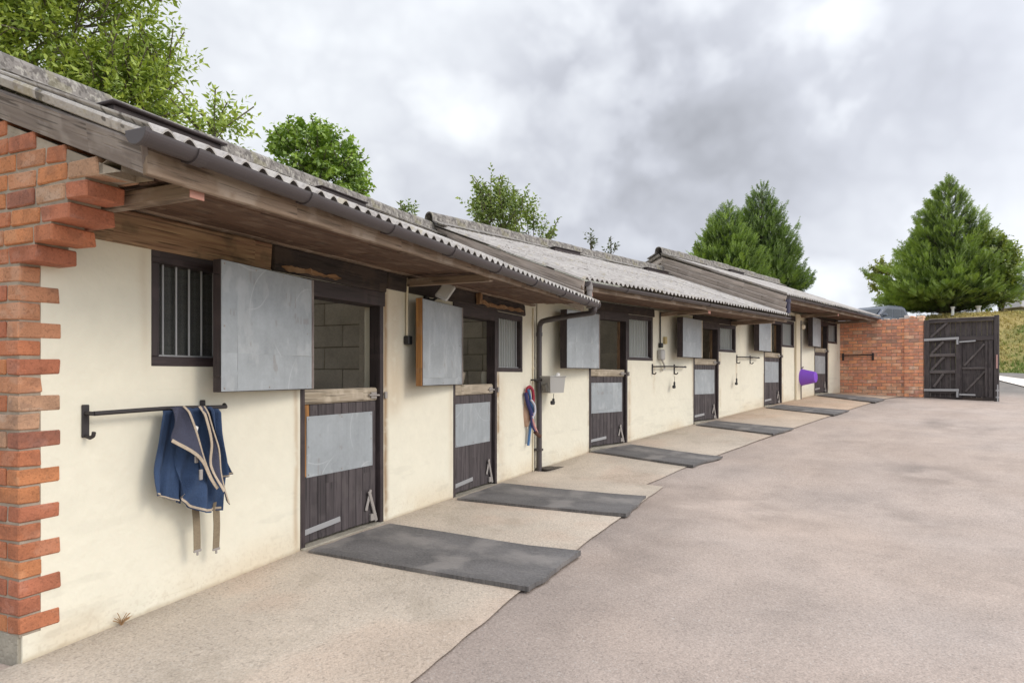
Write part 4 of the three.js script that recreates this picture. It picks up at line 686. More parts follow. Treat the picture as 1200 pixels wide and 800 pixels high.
// ---------------------------------------------------------------- blue horse rug over the first rail
{
  const o0 = [0.88, 1.07, 0.07], o = thing('horse_rug', 'blue horse rug with tan binding and two hanging straps, slung over a wall rail', 'rug', F1, o0), r = rel(o0);
  const weave = (c, s) => std({ map: tex(256, 256, (u, v) => mul(c, 0.78 + 0.3 * fbm(u * 5, v * 5, 4, s) + 0.16 * (vnoise(u * 128, v * 128, s) - 0.5))), bumpMap: tex(256, 256, (u, v) => [0.5 * fbm(u * 7, v * 5, 4, s + 3) + 0.5 * vnoise(u * 128, v * 128, s)], { srgb: false, repeat: [2, 2] }), bumpScale: 0.006, roughness: 0.9, side: THREE.DoubleSide });
  const blue = weave([0.042, 0.078, 0.165], 901), navy = weave([0.062, 0.066, 0.105], 907), tan = weave([0.52, 0.43, 0.33], 911), strapM = weave([0.27, 0.215, 0.145], 915);
  const panel = (name, Lp, Rp, v, m, bulge = 0) => { const l = curve(Lp), q = curve(Rp), S = (a, b) => { const p = l(b), k = q(b); return r([lerp(p[0], k[0], a) + bulge * 0.5 * Math.sin(a * Math.PI) * b, lerp(p[1], k[1], a) + bulge * Math.sin(a * Math.PI) * b, v(a, b)]); }; const o2 = mesh(name, slab(40, 48, 0.006, (a, b) => { const p = S(a, b); return [...p, p[0] * 2, p[1] * 2]; }), m, o); return [S, o2]; };
  const edge = ([S, part], path, w) => { const P = []; for (let i = 0; i <= 14; i++) { const p = S(...path(i / 14)); P.push([p[0], p[1], p[2] + 0.005]); } mesh('binding', ribbon(P, w * 0.78, 0.004, 40), tan, part); };
  const over = (b) => 0.084 - 0.02 * sm(0.06, 0, b);
  const back = panel('back_fold', [[0.72, 1.095], [0.675, 0.93], [0.632, 0.765], [0.636, 0.625]], [[0.83, 1.097], [0.83, 0.87], [0.835, 0.70], [0.813, 0.54]], (a, b) => over(b) + 0.03 * b + 0.026 * Math.sin(a * 9 + b * 2) * b + 0.012 * Math.sin(a * 21 + b * 6) * b, blue);
  const front = panel('front_fold', [[0.79, 1.10], [0.77, 0.90], [0.765, 0.74], [0.762, 0.60]], [[1.045, 1.08], [1.055, 0.90], [1.10, 0.72], [1.07, 0.46]], (a, b) => over(b) + 0.022 + 0.05 * b + (0.030 * Math.sin(a * 10 - b * 4) + 0.014 * Math.sin(a * 23 + b * 9)) * (0.15 + b), blue, -0.045);
  const flap = panel('side_flap', [[0.985, 1.095], [1.0, 0.95], [1.04, 0.80], [1.05, 0.66]], [[1.05, 1.078], [1.062, 0.93], [1.085, 0.80], [1.118, 0.675]], (a, b) => over(b) + 0.055 + 0.04 * b + 0.020 * Math.sin(a * 8 + b * 5), blue);
  const collar = panel('collar_panel', [[0.725, 1.10], [0.70, 1.0], [0.672, 0.918]], [[0.81, 1.105], [0.885, 0.85], [0.985, 0.60]], (a, b) => over(b) + 0.055 + 0.08 * b + 0.020 * Math.sin(a * 7 + b * 5), navy, 0.03);
  const inner = panel('inner_panel', [[0.905, 1.10], [0.955, 0.88], [0.945, 0.74], [0.995, 0.60]], [[0.965, 1.098], [1.0, 0.88], [1.01, 0.72], [1.065, 0.50]], (a, b) => over(b) + 0.066 + 0.075 * b + 0.014 * Math.sin(a * 5 + b * 7), navy);
  edge(collar, (t) => [t, 0.975], 0.024); edge(collar, (t) => [0.96, t], 0.017); edge(inner, (t) => [0.08, t], 0.021); edge(inner, (t) => [0.93, t * 0.99], 0.012); edge(front, (t) => [t * 0.97 + 0.01, 0.975], 0.017); edge(back, (t) => [t * 0.9, 0.985], 0.009); edge(flap, (t) => [t, 0.975], 0.012);
  const px = (P, v0, v1) => P.map(([x, y], i) => r(pix(F1, x, y, lerp(v0, v1, i / Math.max(1, P.length - 1)))));
  mesh('care_label', ribbon(px([[230, 499], [227, 512], [226, 524]], 0.165, 0.20), 0.03, 0.003, 8), M.white, o);
  mesh('clip', [cbox(-0.01, 0.012, -0.03, 0.03, 0, 0.012, 0.003).translate(...px([[234, 556]], 0.21, 0.21)[0]), cbox(-0.012, 0.01, -0.02, 0.02, 0, 0.012, 0.003).translate(...px([[229, 538]], 0.2, 0.2)[0])], M.oldIron, o);
  for (const [a, b] of [[[228, 585], [231, 645]], [[253, 588], [253, 643]]]) { const s = mesh('strap', ribbon(px([a, [(a[0] + b[0]) / 2 + 1, (a[1] + b[1]) / 2], b], 0.12, 0.10), 0.048, 0.004), strapM, o); const e = px([b], 0.1, 0.1)[0]; mesh('buckle', [cbox(-0.026, 0.026, -0.008, 0.006, -0.006, 0.006, 0.002), cbox(-0.005, 0.006, -0.028, -0.009, -0.004, 0.004, 0.001)].map((g) => g.translate(...e)), M.oldIron, s); }
}
// ---------------------------------------------------------------- bundle of head collars and ropes by the pipe
{
  const o0 = pix(F2, 617, 452, 0.13), o = thing('head_collar', 'bundle of coloured head collars and lead ropes hung left of the rainwater pipe', 'head collar', F2, o0), r = rel(o0);
  const px = (P, v0, v1) => P.map(([x, y], i) => r(pix(F2, x, y, lerp(v0, v1, i / Math.max(1, P.length - 1)))));
  const rope = (name, P, v0, v1, rd, m) => mesh(name, tube(px(P, v0, v1), rd, P.length * 8, 8), m, o);
  const tanM = col(0.42, 0.27, 0.19), red = col(0.34, 0.035, 0.06), navy = col(0.035, 0.035, 0.13), blue = col(0.07, 0.17, 0.36), pale = col(0.55, 0.55, 0.62), pink = col(0.55, 0.28, 0.26), brownM = col(0.10, 0.045, 0.03);
  const L = curve(px([[616, 454], [612, 468], [610, 483], [613, 494], [615, 500]], 0.10, 0.12)), Q = curve(px([[621, 454], [623, 470], [623, 483], [622, 490], [618, 500]], 0.12, 0.15));
  mesh('leather_pad', slab(12, 20, 0.012, (a, b) => { const p = L(b), q = Q(b); return [lerp(p[0], q[0], a), lerp(p[1], q[1], a), lerp(p[2], q[2], a) + 0.03 * Math.sin(a * 3.1)]; }), tanM, o);
  rope('rope', [[617, 462], [618, 455], [621, 453], [624, 457], [625, 466], [624, 474]], 0.16, 0.18, 0.020, red);
  rope('rope', [[616, 460], [617, 466], [619, 474], [622, 482], [623, 487]], 0.17, 0.19, 0.024, navy);
  rope('rope', [[619, 456], [621, 464], [622, 472], [625, 480], [623, 492], [621, 505], [619, 522]], 0.19, 0.15, 0.017, blue);
  rope('rope', [[622, 468], [626, 474], [627, 482], [624, 490]], 0.2, 0.2, 0.016, pale);
  rope('rope', [[623, 484], [624, 493], [627, 502], [630, 509]], 0.19, 0.17, 0.020, pink);
  rope('rope', [[622, 488], [624, 500], [628, 507]], 0.2, 0.17, 0.012, navy);
  rope('rope', [[621, 490], [619, 505], [617, 520]], 0.12, 0.11, 0.009, M.white);
  rope('tassel', [[627, 506], [630, 509], [633, 511]], 0.18, 0.16, 0.026, brownM);
}
// plastic basket with a bottle on the same rail
{
  const o0 = pix(F2, 647, 460, 0.17), o = thing('plastic_basket', 'translucent white plastic basket hung on the wall right of the rainwater pipe', 'basket', F2, o0);
  const pl = new THREE.MeshPhysicalMaterial({ color: new THREE.Color().setRGB(0.58, 0.57, 0.55), roughness: 0.4, transmission: 0.4, thickness: 0 }), w = 0.165, d = 0.10, h = 0.22;
  const side = (p, q) => slab(1, 1, 0.004, (a, b) => { const e = lerp(0.86, 1, b); return [lerp(p[0], q[0], a) * e, b * h, lerp(p[1], q[1], a) * e]; });
  mesh('tub', [side([-w, d], [w, d]), side([-w, -d], [w, -d]), side([-w, -d], [-w, d]), side([w, -d], [w, d]), cbox(-w * 0.86, w * 0.86, 0, 0.006, -d * 0.86, d * 0.86, 0.001)], pl, o);
  mesh('rim', [cbox(-w - 0.008, w + 0.008, h - 0.012, h + 0.004, d - 0.004, d + 0.01, 0.003), cbox(-w - 0.008, w + 0.008, h - 0.012, h + 0.004, -d - 0.01, -d + 0.004, 0.003), cbox(-w - 0.008, -w + 0.006, h - 0.012, h + 0.004, -d, d, 0.003), cbox(w - 0.006, w + 0.008, h - 0.012, h + 0.004, -d, d, 0.003)], pl, o);
  const b = thing('bottle', 'small white and blue bottle lying in the plastic basket', 'bottle', F2, [o0[0] + 0.02, o0[1] + 0.05, 0.17]);
  const bd = mesh('bottle_body', [cyl(0.05, 0.055, 0.17).translate(0, 0.09, 0)], col(0.06, 0.22, 0.34, { roughness: 0.4 }), b); mesh('cap', cyl(0.026, 0.045, 0.06).translate(0, 0.205, 0), M.white, bd); bd.rotation.z = -0.5;
  const c2 = thing('sponge', 'dark grey sponge in the plastic basket beside the bottle', 'sponge', F2, [o0[0] - 0.1, o0[1] + 0.01, 0.17]); mesh('sponge_body', cbox(-0.07, 0.07, 0, 0.1, -0.05, 0.05, 0.02, 0.01), col(0.2, 0.19, 0.17), c2);
}
// small tools hanging from rails
for (const [label, x, y0, y1, v] of [['small dark brush hanging under the plastic basket', 649, 461, 474, 0.14], ['small dark tool hanging from the rail by the middle block\u2019s second door', 791, 441, 455, 0.08], ['small dark tool hanging from the rail between the fourth and fifth doors', 864, 437, 451, 0.08]]) {
  const a = pix(F2, x, y0, v), b = pix(F2, x - 0.5, y1, v), o = thing('hanging_tool', label, 'tool', F2, b), L = a[1] - b[1];
  mesh('cord', tube([[0, L * 0.55, 0], [0.01, L, 0]], 0.004, 1, 6), M.iron, o);
  mesh('handle', [cbox(-0.02, 0.02, 0.05, L * 0.56, -0.012, 0.012, 0.008), cbox(-0.055, 0.025, 0, 0.055, -0.018, 0.018, 0.012)], M.black, o);
}
// purple bucket on the far wall
{
  const c = pix(F2, 947, 442, 0.19), o = thing('bucket', 'purple rubber bucket hung on the far stable wall, its base pointing outwards', 'bucket', F2, c);
  const pr = [[0.001, 0.19], [0.115, 0.19], [0.13, 0.18], [0.205, -0.15], [0.22, -0.155], [0.22, -0.17], [0.195, -0.17], [0.12, 0.165], [0.001, 0.17]].map((p) => new THREE.Vector2(...p));
  const g = new THREE.LatheGeometry(pr, 40); g.rotateX(Math.PI / 2); const m = mesh('tub', g, col(0.24, 0.085, 0.60, { roughness: 0.45 }), o);
  for (const k of [1, -1]) mesh('handle', tube([[-0.08, k * 0.205, -0.16], [-0.06, k * 0.20, -0.185], [0, k * 0.195, -0.19], [0.06, k * 0.20, -0.185], [0.08, k * 0.205, -0.16]], 0.014, 24, 8), col(0.55, 0.5, 0.47), m);
  mesh('hook', tube([[0, 0.24, -0.18], [0, 0.23, -0.12], [0, 0.26, -0.11]], 0.012, 12, 8), M.iron, m);
}
// floodlight under the eave, switches and conduits
{
  const p = pix(F1, 508, 350, 0.10), o = thing('floodlight', 'small white floodlight tilted under the eave between the two near doors', 'light', F1, p);
  const h = mesh('lamp_head', [cbox(-0.09, 0.09, -0.065, 0.065, -0.02, 0.02, 0.008)], col(0.55, 0.55, 0.55, { roughness: 0.4 }), o); h.position.set(0.05, 0.07, 0.10); h.rotation.set(-0.9, -0.9, 0.3);
  mesh('lens', cbox(-0.075, 0.075, -0.05, 0.05, 0.0205, 0.024, 0.001), col(0.75, 0.75, 0.74, { roughness: 0.15 }), h);
  mesh('stand', [tube([[0, 0.0, -0.07], [0, -0.01, 0.0], [0.03, 0.04, 0.06]], 0.012, 14, 8), cbox(-0.03, 0.03, -0.05, 0.03, -0.10, -0.06, 0.006)], M.black, o);
}
for (const [label, f, x, ya, yb, big] of [['dark switch box with a pale conduit beside the first door', F1, 477, 326, 405, 0], ['dark isolator with grey lamp box below a conduit, right of the third window', F2, 774, 366, 408, 1]]) {
  const a = pix(f, x, ya, 0.02), b = pix(f, x, yb, 0.02), o = thing('switch_box', label, 'switch', f, b);
  mesh('conduit', tube([[0, 0.08, 0], [0, a[1] - b[1], 0]], 0.012, 1, 8), big ? M.iron : M.cream, o);
  mesh('switch_body', cbox(-0.034, 0.034, 0.01, 0.09, -0.02, 0.04, 0.008), M.black, o);
  if (big) { mesh('lamp_box', cbox(-0.075, 0.06, -0.2, -0.022, -0.02, 0.07, 0.02), col(0.42, 0.41, 0.40, { roughness: 0.4 }), o); mesh('cable', tube([[0.02, -0.2, 0.02], [0.07, -0.27, 0.03], [0.09, -0.34, 0.03], [0.03, -0.37, 0.02]], 0.016, 20, 8), col(0.45, 0.42, 0.38), o); mesh('side_box', cbox(0.12, 0.19, 0.08, 0.2, -0.02, 0.03, 0.006), col(0.5, 0.4, 0.2), o); }
}
// drain at the foot of the pipe; a dry weed at the wall foot; manger inside the second stable
{
  const c = onGround(645, 548.5), o = thing('drain_cover', 'dark drain grating in the pavement at the foot of the rainwater pipe', 'drain', null, [c[0], groundY(c[0], c[2]) + 0.016, c[2]]); o.rotation.y = F2.turn;
  mesh('frame', [cbox(-0.24, 0.24, 0, 0.006, -0.14, -0.11, 0.002), cbox(-0.24, 0.24, 0, 0.006, 0.11, 0.14, 0.002), cbox(-0.24, -0.21, 0, 0.006, -0.11, 0.11, 0.002), cbox(0.21, 0.24, 0, 0.006, -0.11, 0.11, 0.002), cbox(-0.21, 0.21, 0, 0.002, -0.11, 0.11, 0.0005)], col(0.10, 0.085, 0.07), o);
  for (let i = 0; i < 9; i++) mesh('grating_bar', cbox(-0.19 + i * 0.046, -0.17 + i * 0.046, 0.0025, 0.007, -0.11, 0.11, 0.001), col(0.17, 0.145, 0.12), o);
}
{
  const f = rng(41), p = pix(F1, 142, 733, 0.02), o = thing('weed', 'small dry brown weed growing at the foot of the nearest wall', 'weed', F1, [p[0], path1(p[0]) + 0.01, 0.02]), g = [];
  for (let i = 0; i < 16; i++) { const a = f() * 6.28, l = rr(0.02, 0.06, f), h = rr(0.03, 0.085, f); g.push(tube([[0, 0, 0], [Math.cos(a) * l * 0.4, h * 0.6, Math.abs(Math.sin(a)) * l * 0.4], [Math.cos(a) * l, h, Math.abs(Math.sin(a)) * l]], 0.0022, 4, 4)); }
  mesh('stems', g, col(0.40, 0.25, 0.13), o);
}
{
  const o = thing('manger', 'pale rounded feed manger just inside the second stable', 'manger', F1, [5.02, 1.13, -0.48]);
  const g = new THREE.LatheGeometry([[0.001, 0], [0.10, 0.01], [0.15, 0.07], [0.165, 0.17], [0.17, 0.19], [0.15, 0.19], [0.14, 0.08], [0.001, 0.04]].map((p) => new THREE.Vector2(...p)), 28); mesh('bowl', g, col(0.50, 0.43, 0.33, { roughness: 0.6 }), o);
  mesh('bracket', cbox(-0.02, 0.02, -1.1, 0.0, -0.02, 0.02, 0.004), M.darkBeam, o);
}

// ---------------------------------------------------------------- trees
const leafGeo = (w, fold = 0.25) => { const p = [0, 0, 0, 0.35, fold * w, w, 1, -0.12, 0, 0.35, fold * w, -w, 0.5, 0, 0].map((v) => v), ix = [0, 4, 1, 1, 4, 2, 2, 4, 3, 3, 4, 0], g = new THREE.BufferGeometry(); g.setAttribute('position', new THREE.Float32BufferAttribute(p, 3)); g.setIndex(ix); g.computeVertexNormals(); return g; };
const leafMat = (rough = 0.6) => new THREE.MeshPhysicalMaterial({ color: 0xffffff, roughness: rough, transmission: 0.4, thickness: 0, side: THREE.DoubleSide });
const V3 = (x, y, z) => new THREE.Vector3(x, y, z);
const rnd3 = (f) => { let v; do v = V3(f() * 2 - 1, f() * 2 - 1, f() * 2 - 1); while (v.lengthSq() > 1 || v.lengthSq() < 0.01); return v; };
const barkM = std({ map: woodTex([0.16, 0.13, 0.10], [0.06, 0.05, 0.04], [0.2, 0.18, 0.14], 951), roughness: 1 });
function instances(name, geo, mat, list, parent, label) {
  const im = new THREE.InstancedMesh(geo, mat, list.length), m = new THREE.Matrix4();
  list.forEach(([p, q, s, c], i) => { m.compose(p, q, typeof s === 'number' ? V3(s, s, s) : s); im.setMatrixAt(i, m); im.setColorAt(i, new THREE.Color().setRGB(...c)); });
  im.name = name; im.castShadow = im.receiveShadow = true; im.userData.kind = 'stuff'; parent.add(im); return im;
}
function broadleaf(name, label, base, crowns, { twigs, leaf, twigL = 0.45, per = 11, dark, light, seed, fan = 0.9, up = 0.5, width = 0.25, trunkR = 0.12, group }) {
  const f = rng(seed), o = thing(name, label, 'tree', null, base, group), list = [], G = [], X = V3(1, 0, 0), tot = crowns.reduce((a, c) => a + c.w, 0);
  const rc = (c) => V3(c.x - base[0], c.y - base[1], c.z - base[2]), top = rc(crowns[0]);
  const bole = [[0, -0.3, 0], [rr(-0.1, 0.1, f), top.y * 0.45, rr(-0.1, 0.1, f)], [top.x * 0.8, top.y, top.z * 0.8]]; G.push(tube(bole, trunkR, 14, 8));
  for (const c of crowns) {
    const cc = rc(c), n = Math.round(twigs * c.w / tot);
    if (c !== crowns[0]) G.push(tube([[top.x * 0.5, lerp(0, top.y, 0.6), top.z * 0.5], [lerp(top.x, cc.x, 0.6), lerp(top.y, cc.y, 0.5), lerp(top.z, cc.z, 0.6)], cc.toArray()], trunkR * 0.16, 10, 6));
    for (let i = 0; i < n; i++) {
      const d = rnd3(f), l = d.length(); d.multiplyScalar((l < 0.55 ? 0.6 + 0.4 * f() : l) / l);
      const lump = 0.78 + 0.5 * (fbm(d.x * 2.2 + 7 + seed, d.y * 2.2 + d.z * 1.7 + 9, 3, seed) - 0.3); d.multiplyScalar(lump);
      const p = V3(d.x * c.rx, d.y * c.ry, d.z * (c.rz ?? c.rx)).add(cc); if (fbm(p.x * 1.5 + 20, p.y * 1.5 + p.z + 20, 3, seed + 3) < 0.36) continue;
      const dir = d.clone().normalize().multiplyScalar(0.7).add(V3(0, up, 0)).addScaledVector(rnd3(f), 0.5).normalize(), tl = twigL * rr(0.6, 1.25, f);
      if (f() < 0.22) G.push(tube([p.clone().addScaledVector(dir, -tl * 0.6).lerp(cc, 0.25).toArray(), p.toArray(), p.clone().addScaledVector(dir, tl * 0.9).toArray()], 0.006 + leaf * 0.04, 4, 4));
      const side = V3().crossVectors(dir, rnd3(f)).normalize(), shade = rr(0, 1, f);
      for (let k = 0; k < per; k++) {
        const t = k / per, at = p.clone().addScaledVector(dir, tl * t), q1 = new THREE.Quaternion().setFromAxisAngle(dir, k * 2.4 + rr(-0.3, 0.3, f)), sd = side.clone().applyQuaternion(q1);
        const ld = dir.clone().multiplyScalar(1 - fan * 0.55).addScaledVector(sd, fan * (1 - t * 0.5)).add(V3(0, -0.12, 0)).normalize(), q = new THREE.Quaternion().setFromUnitVectors(X, ld).multiply(new THREE.Quaternion().setFromAxisAngle(X, rr(-1.1, 1.1, f)));
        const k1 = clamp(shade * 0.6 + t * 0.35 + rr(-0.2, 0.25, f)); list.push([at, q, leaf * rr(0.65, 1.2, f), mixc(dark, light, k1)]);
      }
    }
  }
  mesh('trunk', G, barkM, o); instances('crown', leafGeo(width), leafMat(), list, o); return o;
}
const at = (px, py, d) => ({ x: (px - 600) / 800 * d, y: CY + (440 - py) / 800 * d, z: -d });
const cr = (px, py, d, r, ry, w = 1) => ({ ...at(px, py, d), rx: r / 800 * d, ry: ry / 800 * d, w });
const G0 = (px, d) => { const x = (px - 600) / 800 * d; return [x, hill(x, -d), -d]; };
broadleaf('leafy_tree', 'tall leafy tree with narrow pointed leaves rising behind the nearest roof', G0(60, 9.4), [cr(60, 25, 9.4, 112, 125, 4.6), cr(-40, 60, 9.2, 100, 120, 3), cr(140, 125, 9.2, 55, 62, 1.5), cr(120, -60, 9.4, 70, 80, 1.1), cr(252, 152, 9.0, 24, 17, 0.13), cr(186, 70, 9.3, 20, 30, 0.12)], { twigs: 4600, leaf: 0.10, twigL: 0.42, per: 13, dark: [0.15, 0.25, 0.025], light: [0.52, 0.62, 0.085], seed: 961, width: 0.21, trunkR: 0.06 });
broadleaf('maple_tree', 'rounded bright green tree top above the nearest roof ridge', G0(372, 14), [cr(372, 205, 14, 56, 58, 3), cr(352, 185, 14, 36, 30, 1), cr(392, 215, 13.8, 36, 40, 1)], { twigs: 900, leaf: 0.10, twigL: 0.30, per: 11, dark: [0.09, 0.18, 0.02], light: [0.36, 0.52, 0.05], seed: 967, width: 0.42, up: 0.2, trunkR: 0.12 });
broadleaf('young_tree', 'pointed light green tree top behind the middle block\u2019s roof', G0(588, 19), [cr(590, 262, 19, 40, 34, 3), cr(578, 240, 19, 20, 26, 1), cr(622, 280, 19, 26, 16, 0.9)], { twigs: 480, leaf: 0.12, twigL: 0.5, per: 11, dark: [0.09, 0.16, 0.022], light: [0.33, 0.42, 0.065], seed: 971, width: 0.3, up: 1.0, trunkR: 0.1 });
broadleaf('treetop_shoot', 'tiny green treetop just left of the middle roof\u2019s gable peak', G0(477, 17), [cr(477, 256, 17, 9, 15, 1)], { twigs: 26, leaf: 0.12, twigL: 0.3, per: 10, dark: [0.09, 0.16, 0.022], light: [0.30, 0.38, 0.065], seed: 977, up: 1.2, trunkR: 0.03 });
for (const [i, px, py] of [[0, 693, 287], [1, 716, 294]]) broadleaf('treetop_shoot', i ? 'thin leafy shoot above the middle ridge, right of the pair' : 'thin leafy shoot above the middle ridge, left of the pair', G0(px, 20), [cr(px, py, 20, 4 + 3 * i, 10, 1)], { twigs: 9, leaf: 0.11, twigL: 0.3, per: 9, dark: [0.06, 0.085, 0.03], light: [0.15, 0.18, 0.07], seed: 981 + i, up: 1.6, trunkR: 0.02 });
// conifers: upswept flat sprays on a cone
const frond = (() => { const p = [], f = rng(3), tri = (a, b, c) => p.push(...a, ...b, ...c); tri([0, 0, 0.02], [0, 0, -0.02], [1, 0.04, 0]); for (let i = 0; i < 7; i++) for (const s of [1, -1]) { const t = 0.04 + i * 0.125, l = 0.42 * (1 - t * 0.65) * (0.7 + 0.5 * f()), e = [t + l * 0.8, t * 0.05 + (f() - 0.55) * 0.16, s * l * 0.72]; tri([t, t * 0.05, 0], [t + 0.11, t * 0.05, 0], e); tri([lerp(t, e[0], 0.5), lerp(0, e[1], 0.5), e[2] * 0.5], [lerp(t, e[0], 0.5) + 0.07, lerp(0, e[1], 0.5), e[2] * 0.5], [e[0] - 0.05, e[1] - 0.05, e[2] + s * 0.05]); } const g = new THREE.BufferGeometry(); g.setAttribute('position', new THREE.Float32BufferAttribute(p, 3)); g.computeVertexNormals(); return g; })();
const conM = new THREE.MeshPhysicalMaterial({ color: 0xffffff, roughness: 0.85, transmission: 0.4, thickness: 0, side: THREE.DoubleSide });
function conifer(label, px, d, pyTop, half, pyBase, { boughs, per = 24, dark, light, seed, prof, size = 0.5, rise = 0.45, group }) {
  const f = rng(seed), base = G0(px, d), o = thing('conifer', label, 'tree', null, base, group), H = at(px, pyTop, d).y - base[1], y0 = Math.max(0.05, at(px, pyBase, d).y - base[1]), r = half / 800 * d, list = [], X = V3(1, 0, 0), G = [];
  for (let i = 0; i < boughs; i++) {
    const h = 1 - Math.pow((i + 0.5) / boughs, 0.60), a = i * 2.39996 + rr(-0.5, 0.5, f), R = r * prof(h) * rr(0.70, 1.10, f) * (f() < 0.10 ? rr(1.08, 1.26, f) : 1), yt = lerp(y0, H - 0.1, h) + rr(-0.15, 0.15, f), out = V3(Math.cos(a), 0, Math.sin(a)), lat = V3(-out.z, 0, out.x);
    const tip = out.clone().multiplyScalar(R).setY(yt + R * rise * 0.35), root = V3(0, Math.max(0.05, yt - R * rise), 0), tone = rr(0.0, 0.42, f), bd = tip.clone().sub(root).normalize(), n = Math.round(per * clamp(R / r, 0.3, 1.1));
    if (i % 3 === 0) G.push(tube([root.toArray(), tip.clone().lerp(root, 0.2).toArray()], 0.018, 1, 5));
    for (let k = 0; k < n; k++) {
      const t = Math.pow(rr(0.10, 1, f), 0.55), side = rr(-1, 1, f), w = R * 0.30 * (1.15 - t) * side + 0.10 * side, p = root.clone().lerp(tip, t).addScaledVector(lat, w); p.y += 0.10 * Math.sin(t * 3.1) + rr(-0.10, 0.12, f) - 0.12 * Math.abs(side);
      const dir = bd.clone().addScaledVector(lat, side * 0.75 + rr(-0.2, 0.2, f)).add(V3(0, rr(-0.15, 0.35, f) + 0.5 * h, 0)).normalize(), q = new THREE.Quaternion().setFromUnitVectors(X, dir).multiply(new THREE.Quaternion().setFromAxisAngle(X, rr(-0.6, 0.6, f)));
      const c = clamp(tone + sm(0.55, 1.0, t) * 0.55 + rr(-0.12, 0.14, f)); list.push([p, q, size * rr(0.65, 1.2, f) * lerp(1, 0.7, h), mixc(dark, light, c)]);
    }
  }
  for (let i = 0; i < 26; i++) { const p = V3(rr(-0.1, 0.1, f), H - 0.05 - i * 0.05, rr(-0.1, 0.1, f)); list.push([p, new THREE.Quaternion().setFromUnitVectors(X, V3(rr(-0.6, 0.7, f), 1.7, rr(-0.6, 0.6, f)).normalize()), size * 0.75, mixc(dark, light, rr(0.3, 0.8, f))]); }
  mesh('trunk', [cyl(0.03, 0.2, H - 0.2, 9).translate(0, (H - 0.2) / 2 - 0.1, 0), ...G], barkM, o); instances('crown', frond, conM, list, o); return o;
}
conifer('big bushy conifer standing above the brick wall and the gate', 1112, 34.5, 208, 78, 398, { boughs: 600, per: 40, dark: [0.06, 0.12, 0.02], light: [0.38, 0.52, 0.07], seed: 1001, prof: (h) => Math.pow(1 - h, 0.80) * (h < 0.16 ? 0.88 + h * 0.75 : 1), size: 0.46, rise: 0.6 });
conifer('light green feathery conifer, left of the pair behind the far roof', 852, 36, 240, 46, 345, { boughs: 420, per: 30, dark: [0.06, 0.13, 0.018], light: [0.32, 0.46, 0.055], seed: 1011, prof: (h) => Math.pow(1 - h, 0.6), size: 0.48, rise: 0.8, group: 'conifers behind the far roof' });
conifer('darker taller conifer, right of the pair behind the far roof', 893, 38, 219, 50, 350, { boughs: 480, per: 32, dark: [0.045, 0.10, 0.016], light: [0.25, 0.38, 0.05], seed: 1021, prof: (h) => Math.pow(1 - h, 0.56), size: 0.5, rise: 0.8, group: 'conifers behind the far roof' });
broadleaf('broadleaf_tree', 'yellowish broadleaf tree at the right edge of the big conifer', G0(1172, 33), [cr(1164, 328, 33, 22, 40, 3), cr(1174, 312, 33, 16, 28, 1), cr(1156, 296, 33, 16, 24, 1)], { twigs: 420, leaf: 0.20, twigL: 0.5, per: 11, dark: [0.10, 0.17, 0.02], light: [0.34, 0.40, 0.055], seed: 1031, width: 0.4, trunkR: 0.12 });
broadleaf('broadleaf_tree', 'low yellow green tree at the left foot of the big conifer', G0(1040, 42), [cr(1040, 332, 42, 18, 24, 2), cr(1032, 318, 42, 9, 12, 1)], { twigs: 150, leaf: 0.20, twigL: 0.45, per: 10, dark: [0.12, 0.17, 0.02], light: [0.38, 0.40, 0.07], seed: 1037, width: 0.4, trunkR: 0.08 });

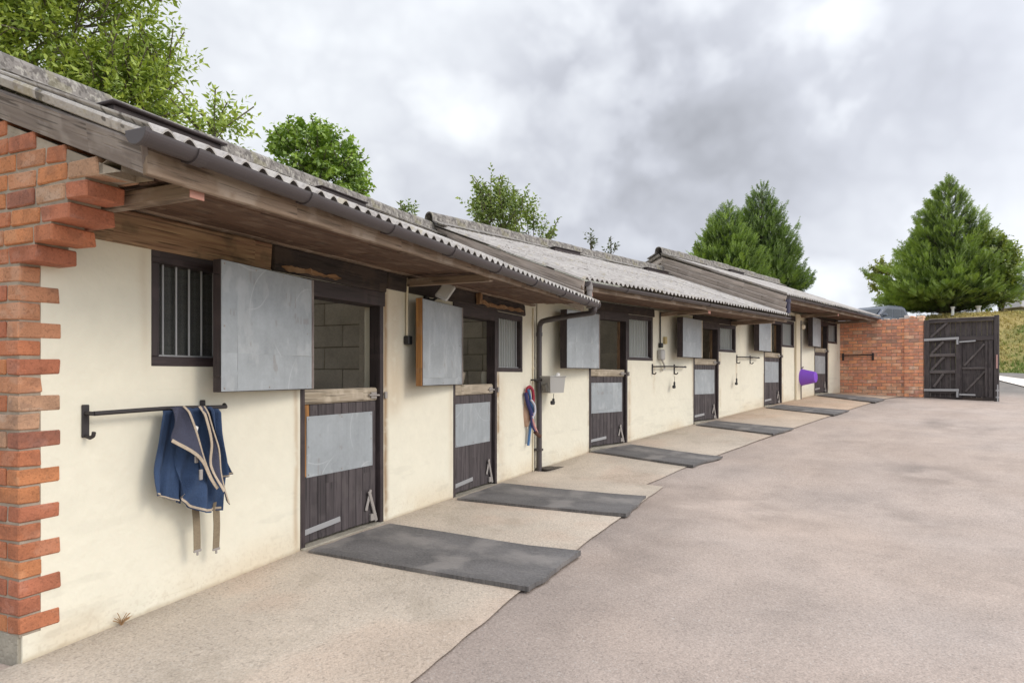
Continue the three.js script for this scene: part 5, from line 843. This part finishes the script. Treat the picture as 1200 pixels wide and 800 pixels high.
// ---------------------------------------------------------------- vehicles on the bank
function vehicle(name, label, category, px, d, yaw, paint, { len, tall, nose, hood, glassTop, van }) {
  const b = G0(px, d), o = thing(name, label, category, null, b); o.rotation.y = yaw; o.position.y = hill(b[0], b[2]) + 0.02;
  const pm = new THREE.MeshPhysicalMaterial({ color: new THREE.Color().setRGB(...paint), roughness: 0.35, clearcoat: 1, clearcoatRoughness: 0.1, metalness: 0.2 }), gl = col(0.03, 0.04, 0.05, { roughness: 0.08 });
  const S = (pts) => new THREE.Shape(pts.map((p) => new THREE.Vector2(...p)));
  const ex = (pts, w, bv) => { const g = new THREE.ExtrudeGeometry(S(pts), { depth: w - 2 * bv, bevelEnabled: true, bevelSize: bv, bevelThickness: bv, bevelSegments: 3 }); g.translate(0, 0, -(w - 2 * bv) / 2); return flat(g); };
  const l = len / 2, belt = van ? 1.05 : 0.88;          // front towards -x
  mesh('body', [ex([[-l, 0.32], [-l + 0.02, hood - 0.15], [-l + 0.12, hood - 0.05], [-l + nose, belt - 0.02], [l - 0.06, belt], [l, 0.62], [l - 0.03, 0.32], [l - 0.45, 0.22], [-l + 0.4, 0.22]], 1.68, 0.06)], pm, o);
  const r0 = -l + nose + 0.02, r1 = r0 + (van ? 0.35 : 0.62), r3 = l - 0.05, r2 = r3 - (van ? 0.08 : 0.42);
  mesh('cabin', [ex([[r0, belt - 0.03], [r1, tall - 0.05], [r1 + 0.25, tall], [r2 - 0.2, tall], [r2, tall - 0.06], [r3, belt - 0.03]], 1.5, 0.05)], pm, o);
  const wy0 = belt + 0.06, wy1 = tall - 0.12, e = (y, a, c) => lerp(a, c, (y - belt) / (tall - belt));
  const cuts = [e(wy0, r0, r1) + 0.12, lerp(r1, r2, 0.36), lerp(r1, r2, 0.8), e(wy0, r3, r2) - 0.12], tops = [r1 + 0.08, lerp(r1, r2, 0.36), lerp(r1, r2, 0.8), r2 - 0.08];
  for (const s of [1, -1]) for (let i = 0; i < 3; i++) { if (van && i) continue; const g = new THREE.ExtrudeGeometry(S([[cuts[i] + 0.03, wy0], [tops[i] + 0.03, wy1], [tops[i + 1] - 0.03, wy1], [cuts[i + 1] - 0.03, wy0]]), { depth: 0.012, bevelEnabled: false }); g.translate(0, 0, s > 0 ? 0.745 : -0.757); mesh('side_window', g.toNonIndexed(), gl, o); }
  mesh('windscreen', [bar([e(wy0, r0, r1) - 0.055, wy0, 0], [e(wy1, r0, r1) - 0.055, wy1, 0], 0.012, 1.26, 0.003)], gl, o);
  mesh('rear_window', [bar([e(wy0, r3, r2) + 0.055, wy0, 0], [e(wy1, r3, r2) + 0.055, wy1, 0], 0.012, 1.2, 0.003)], gl, o);
  for (const x of [-l + 0.72, l - 0.7]) for (const s of [1, -1]) { const w = new THREE.TorusGeometry(0.22, 0.085, 10, 24); w.translate(x, 0.305, s * 0.78); const t = mesh('wheel', w.toNonIndexed(), M.black, o); mesh('rim', cyl(0.17, 0.17, 0.1, 14).rotateX(Math.PI / 2).translate(x, 0.305, s * 0.79), M.zinc, t); }
  for (const s of [1, -1]) { mesh('headlight', cbox(-l - 0.03, -l + 0.12, hood - 0.26, hood - 0.12, s * 0.62 - 0.16, s * 0.62 + 0.16, 0.03), col(0.7, 0.72, 0.75, { roughness: 0.1 }), o); mesh('tail_light', cbox(l - 0.1, l + 0.03, 0.62, 0.82, s * 0.72 - 0.1, s * 0.72 + 0.1, 0.03), col(0.3, 0.02, 0.02, { roughness: 0.2 }), o); mesh('wing_mirror', cbox(r0 + 0.28, r0 + 0.40, belt + 0.02, belt + 0.16, s * 0.9 - 0.09, s * 0.9 + 0.09, 0.03), pm, o); }
}
vehicle('parked_car', 'dark blue grey hatchback parked on the bank behind the far stable roof', 'car', 1023, 32, 0.5, [0.06, 0.075, 0.11], { len: 3.5, tall: 1.40, nose: 0.95, hood: 0.84 });
vehicle('parked_van', 'silver grey van at the right edge of the picture, on the bank', 'van', 1222, 42, 0.15, [0.45, 0.44, 0.48], { len: 4.6, tall: 1.9, nose: 0.8, hood: 1.0, van: true });
for (const [px, py, w, label] of [[1117, 361, 0.10, 'slim white marker post seen just above the middle of the gate'], [1147, 360, 0.15, 'wider white marker post seen just above the gate\u2019s right half']]) {
  const b = G0(px, 32.5), o = thing('marker_post', label, 'post', null, b, 'white posts above the gate'), h = at(px, py, 32.5).y - b[1];
  mesh('post', [cyl(w * 0.55, w * 0.7, h, 12).translate(0, h / 2, 0)], M.white, o); mesh('post_cap', cyl(w * 0.95, w * 0.7, 0.09, 12).translate(0, h + 0.02, 0), M.white, o);
}

renderer.render(scene, camera);
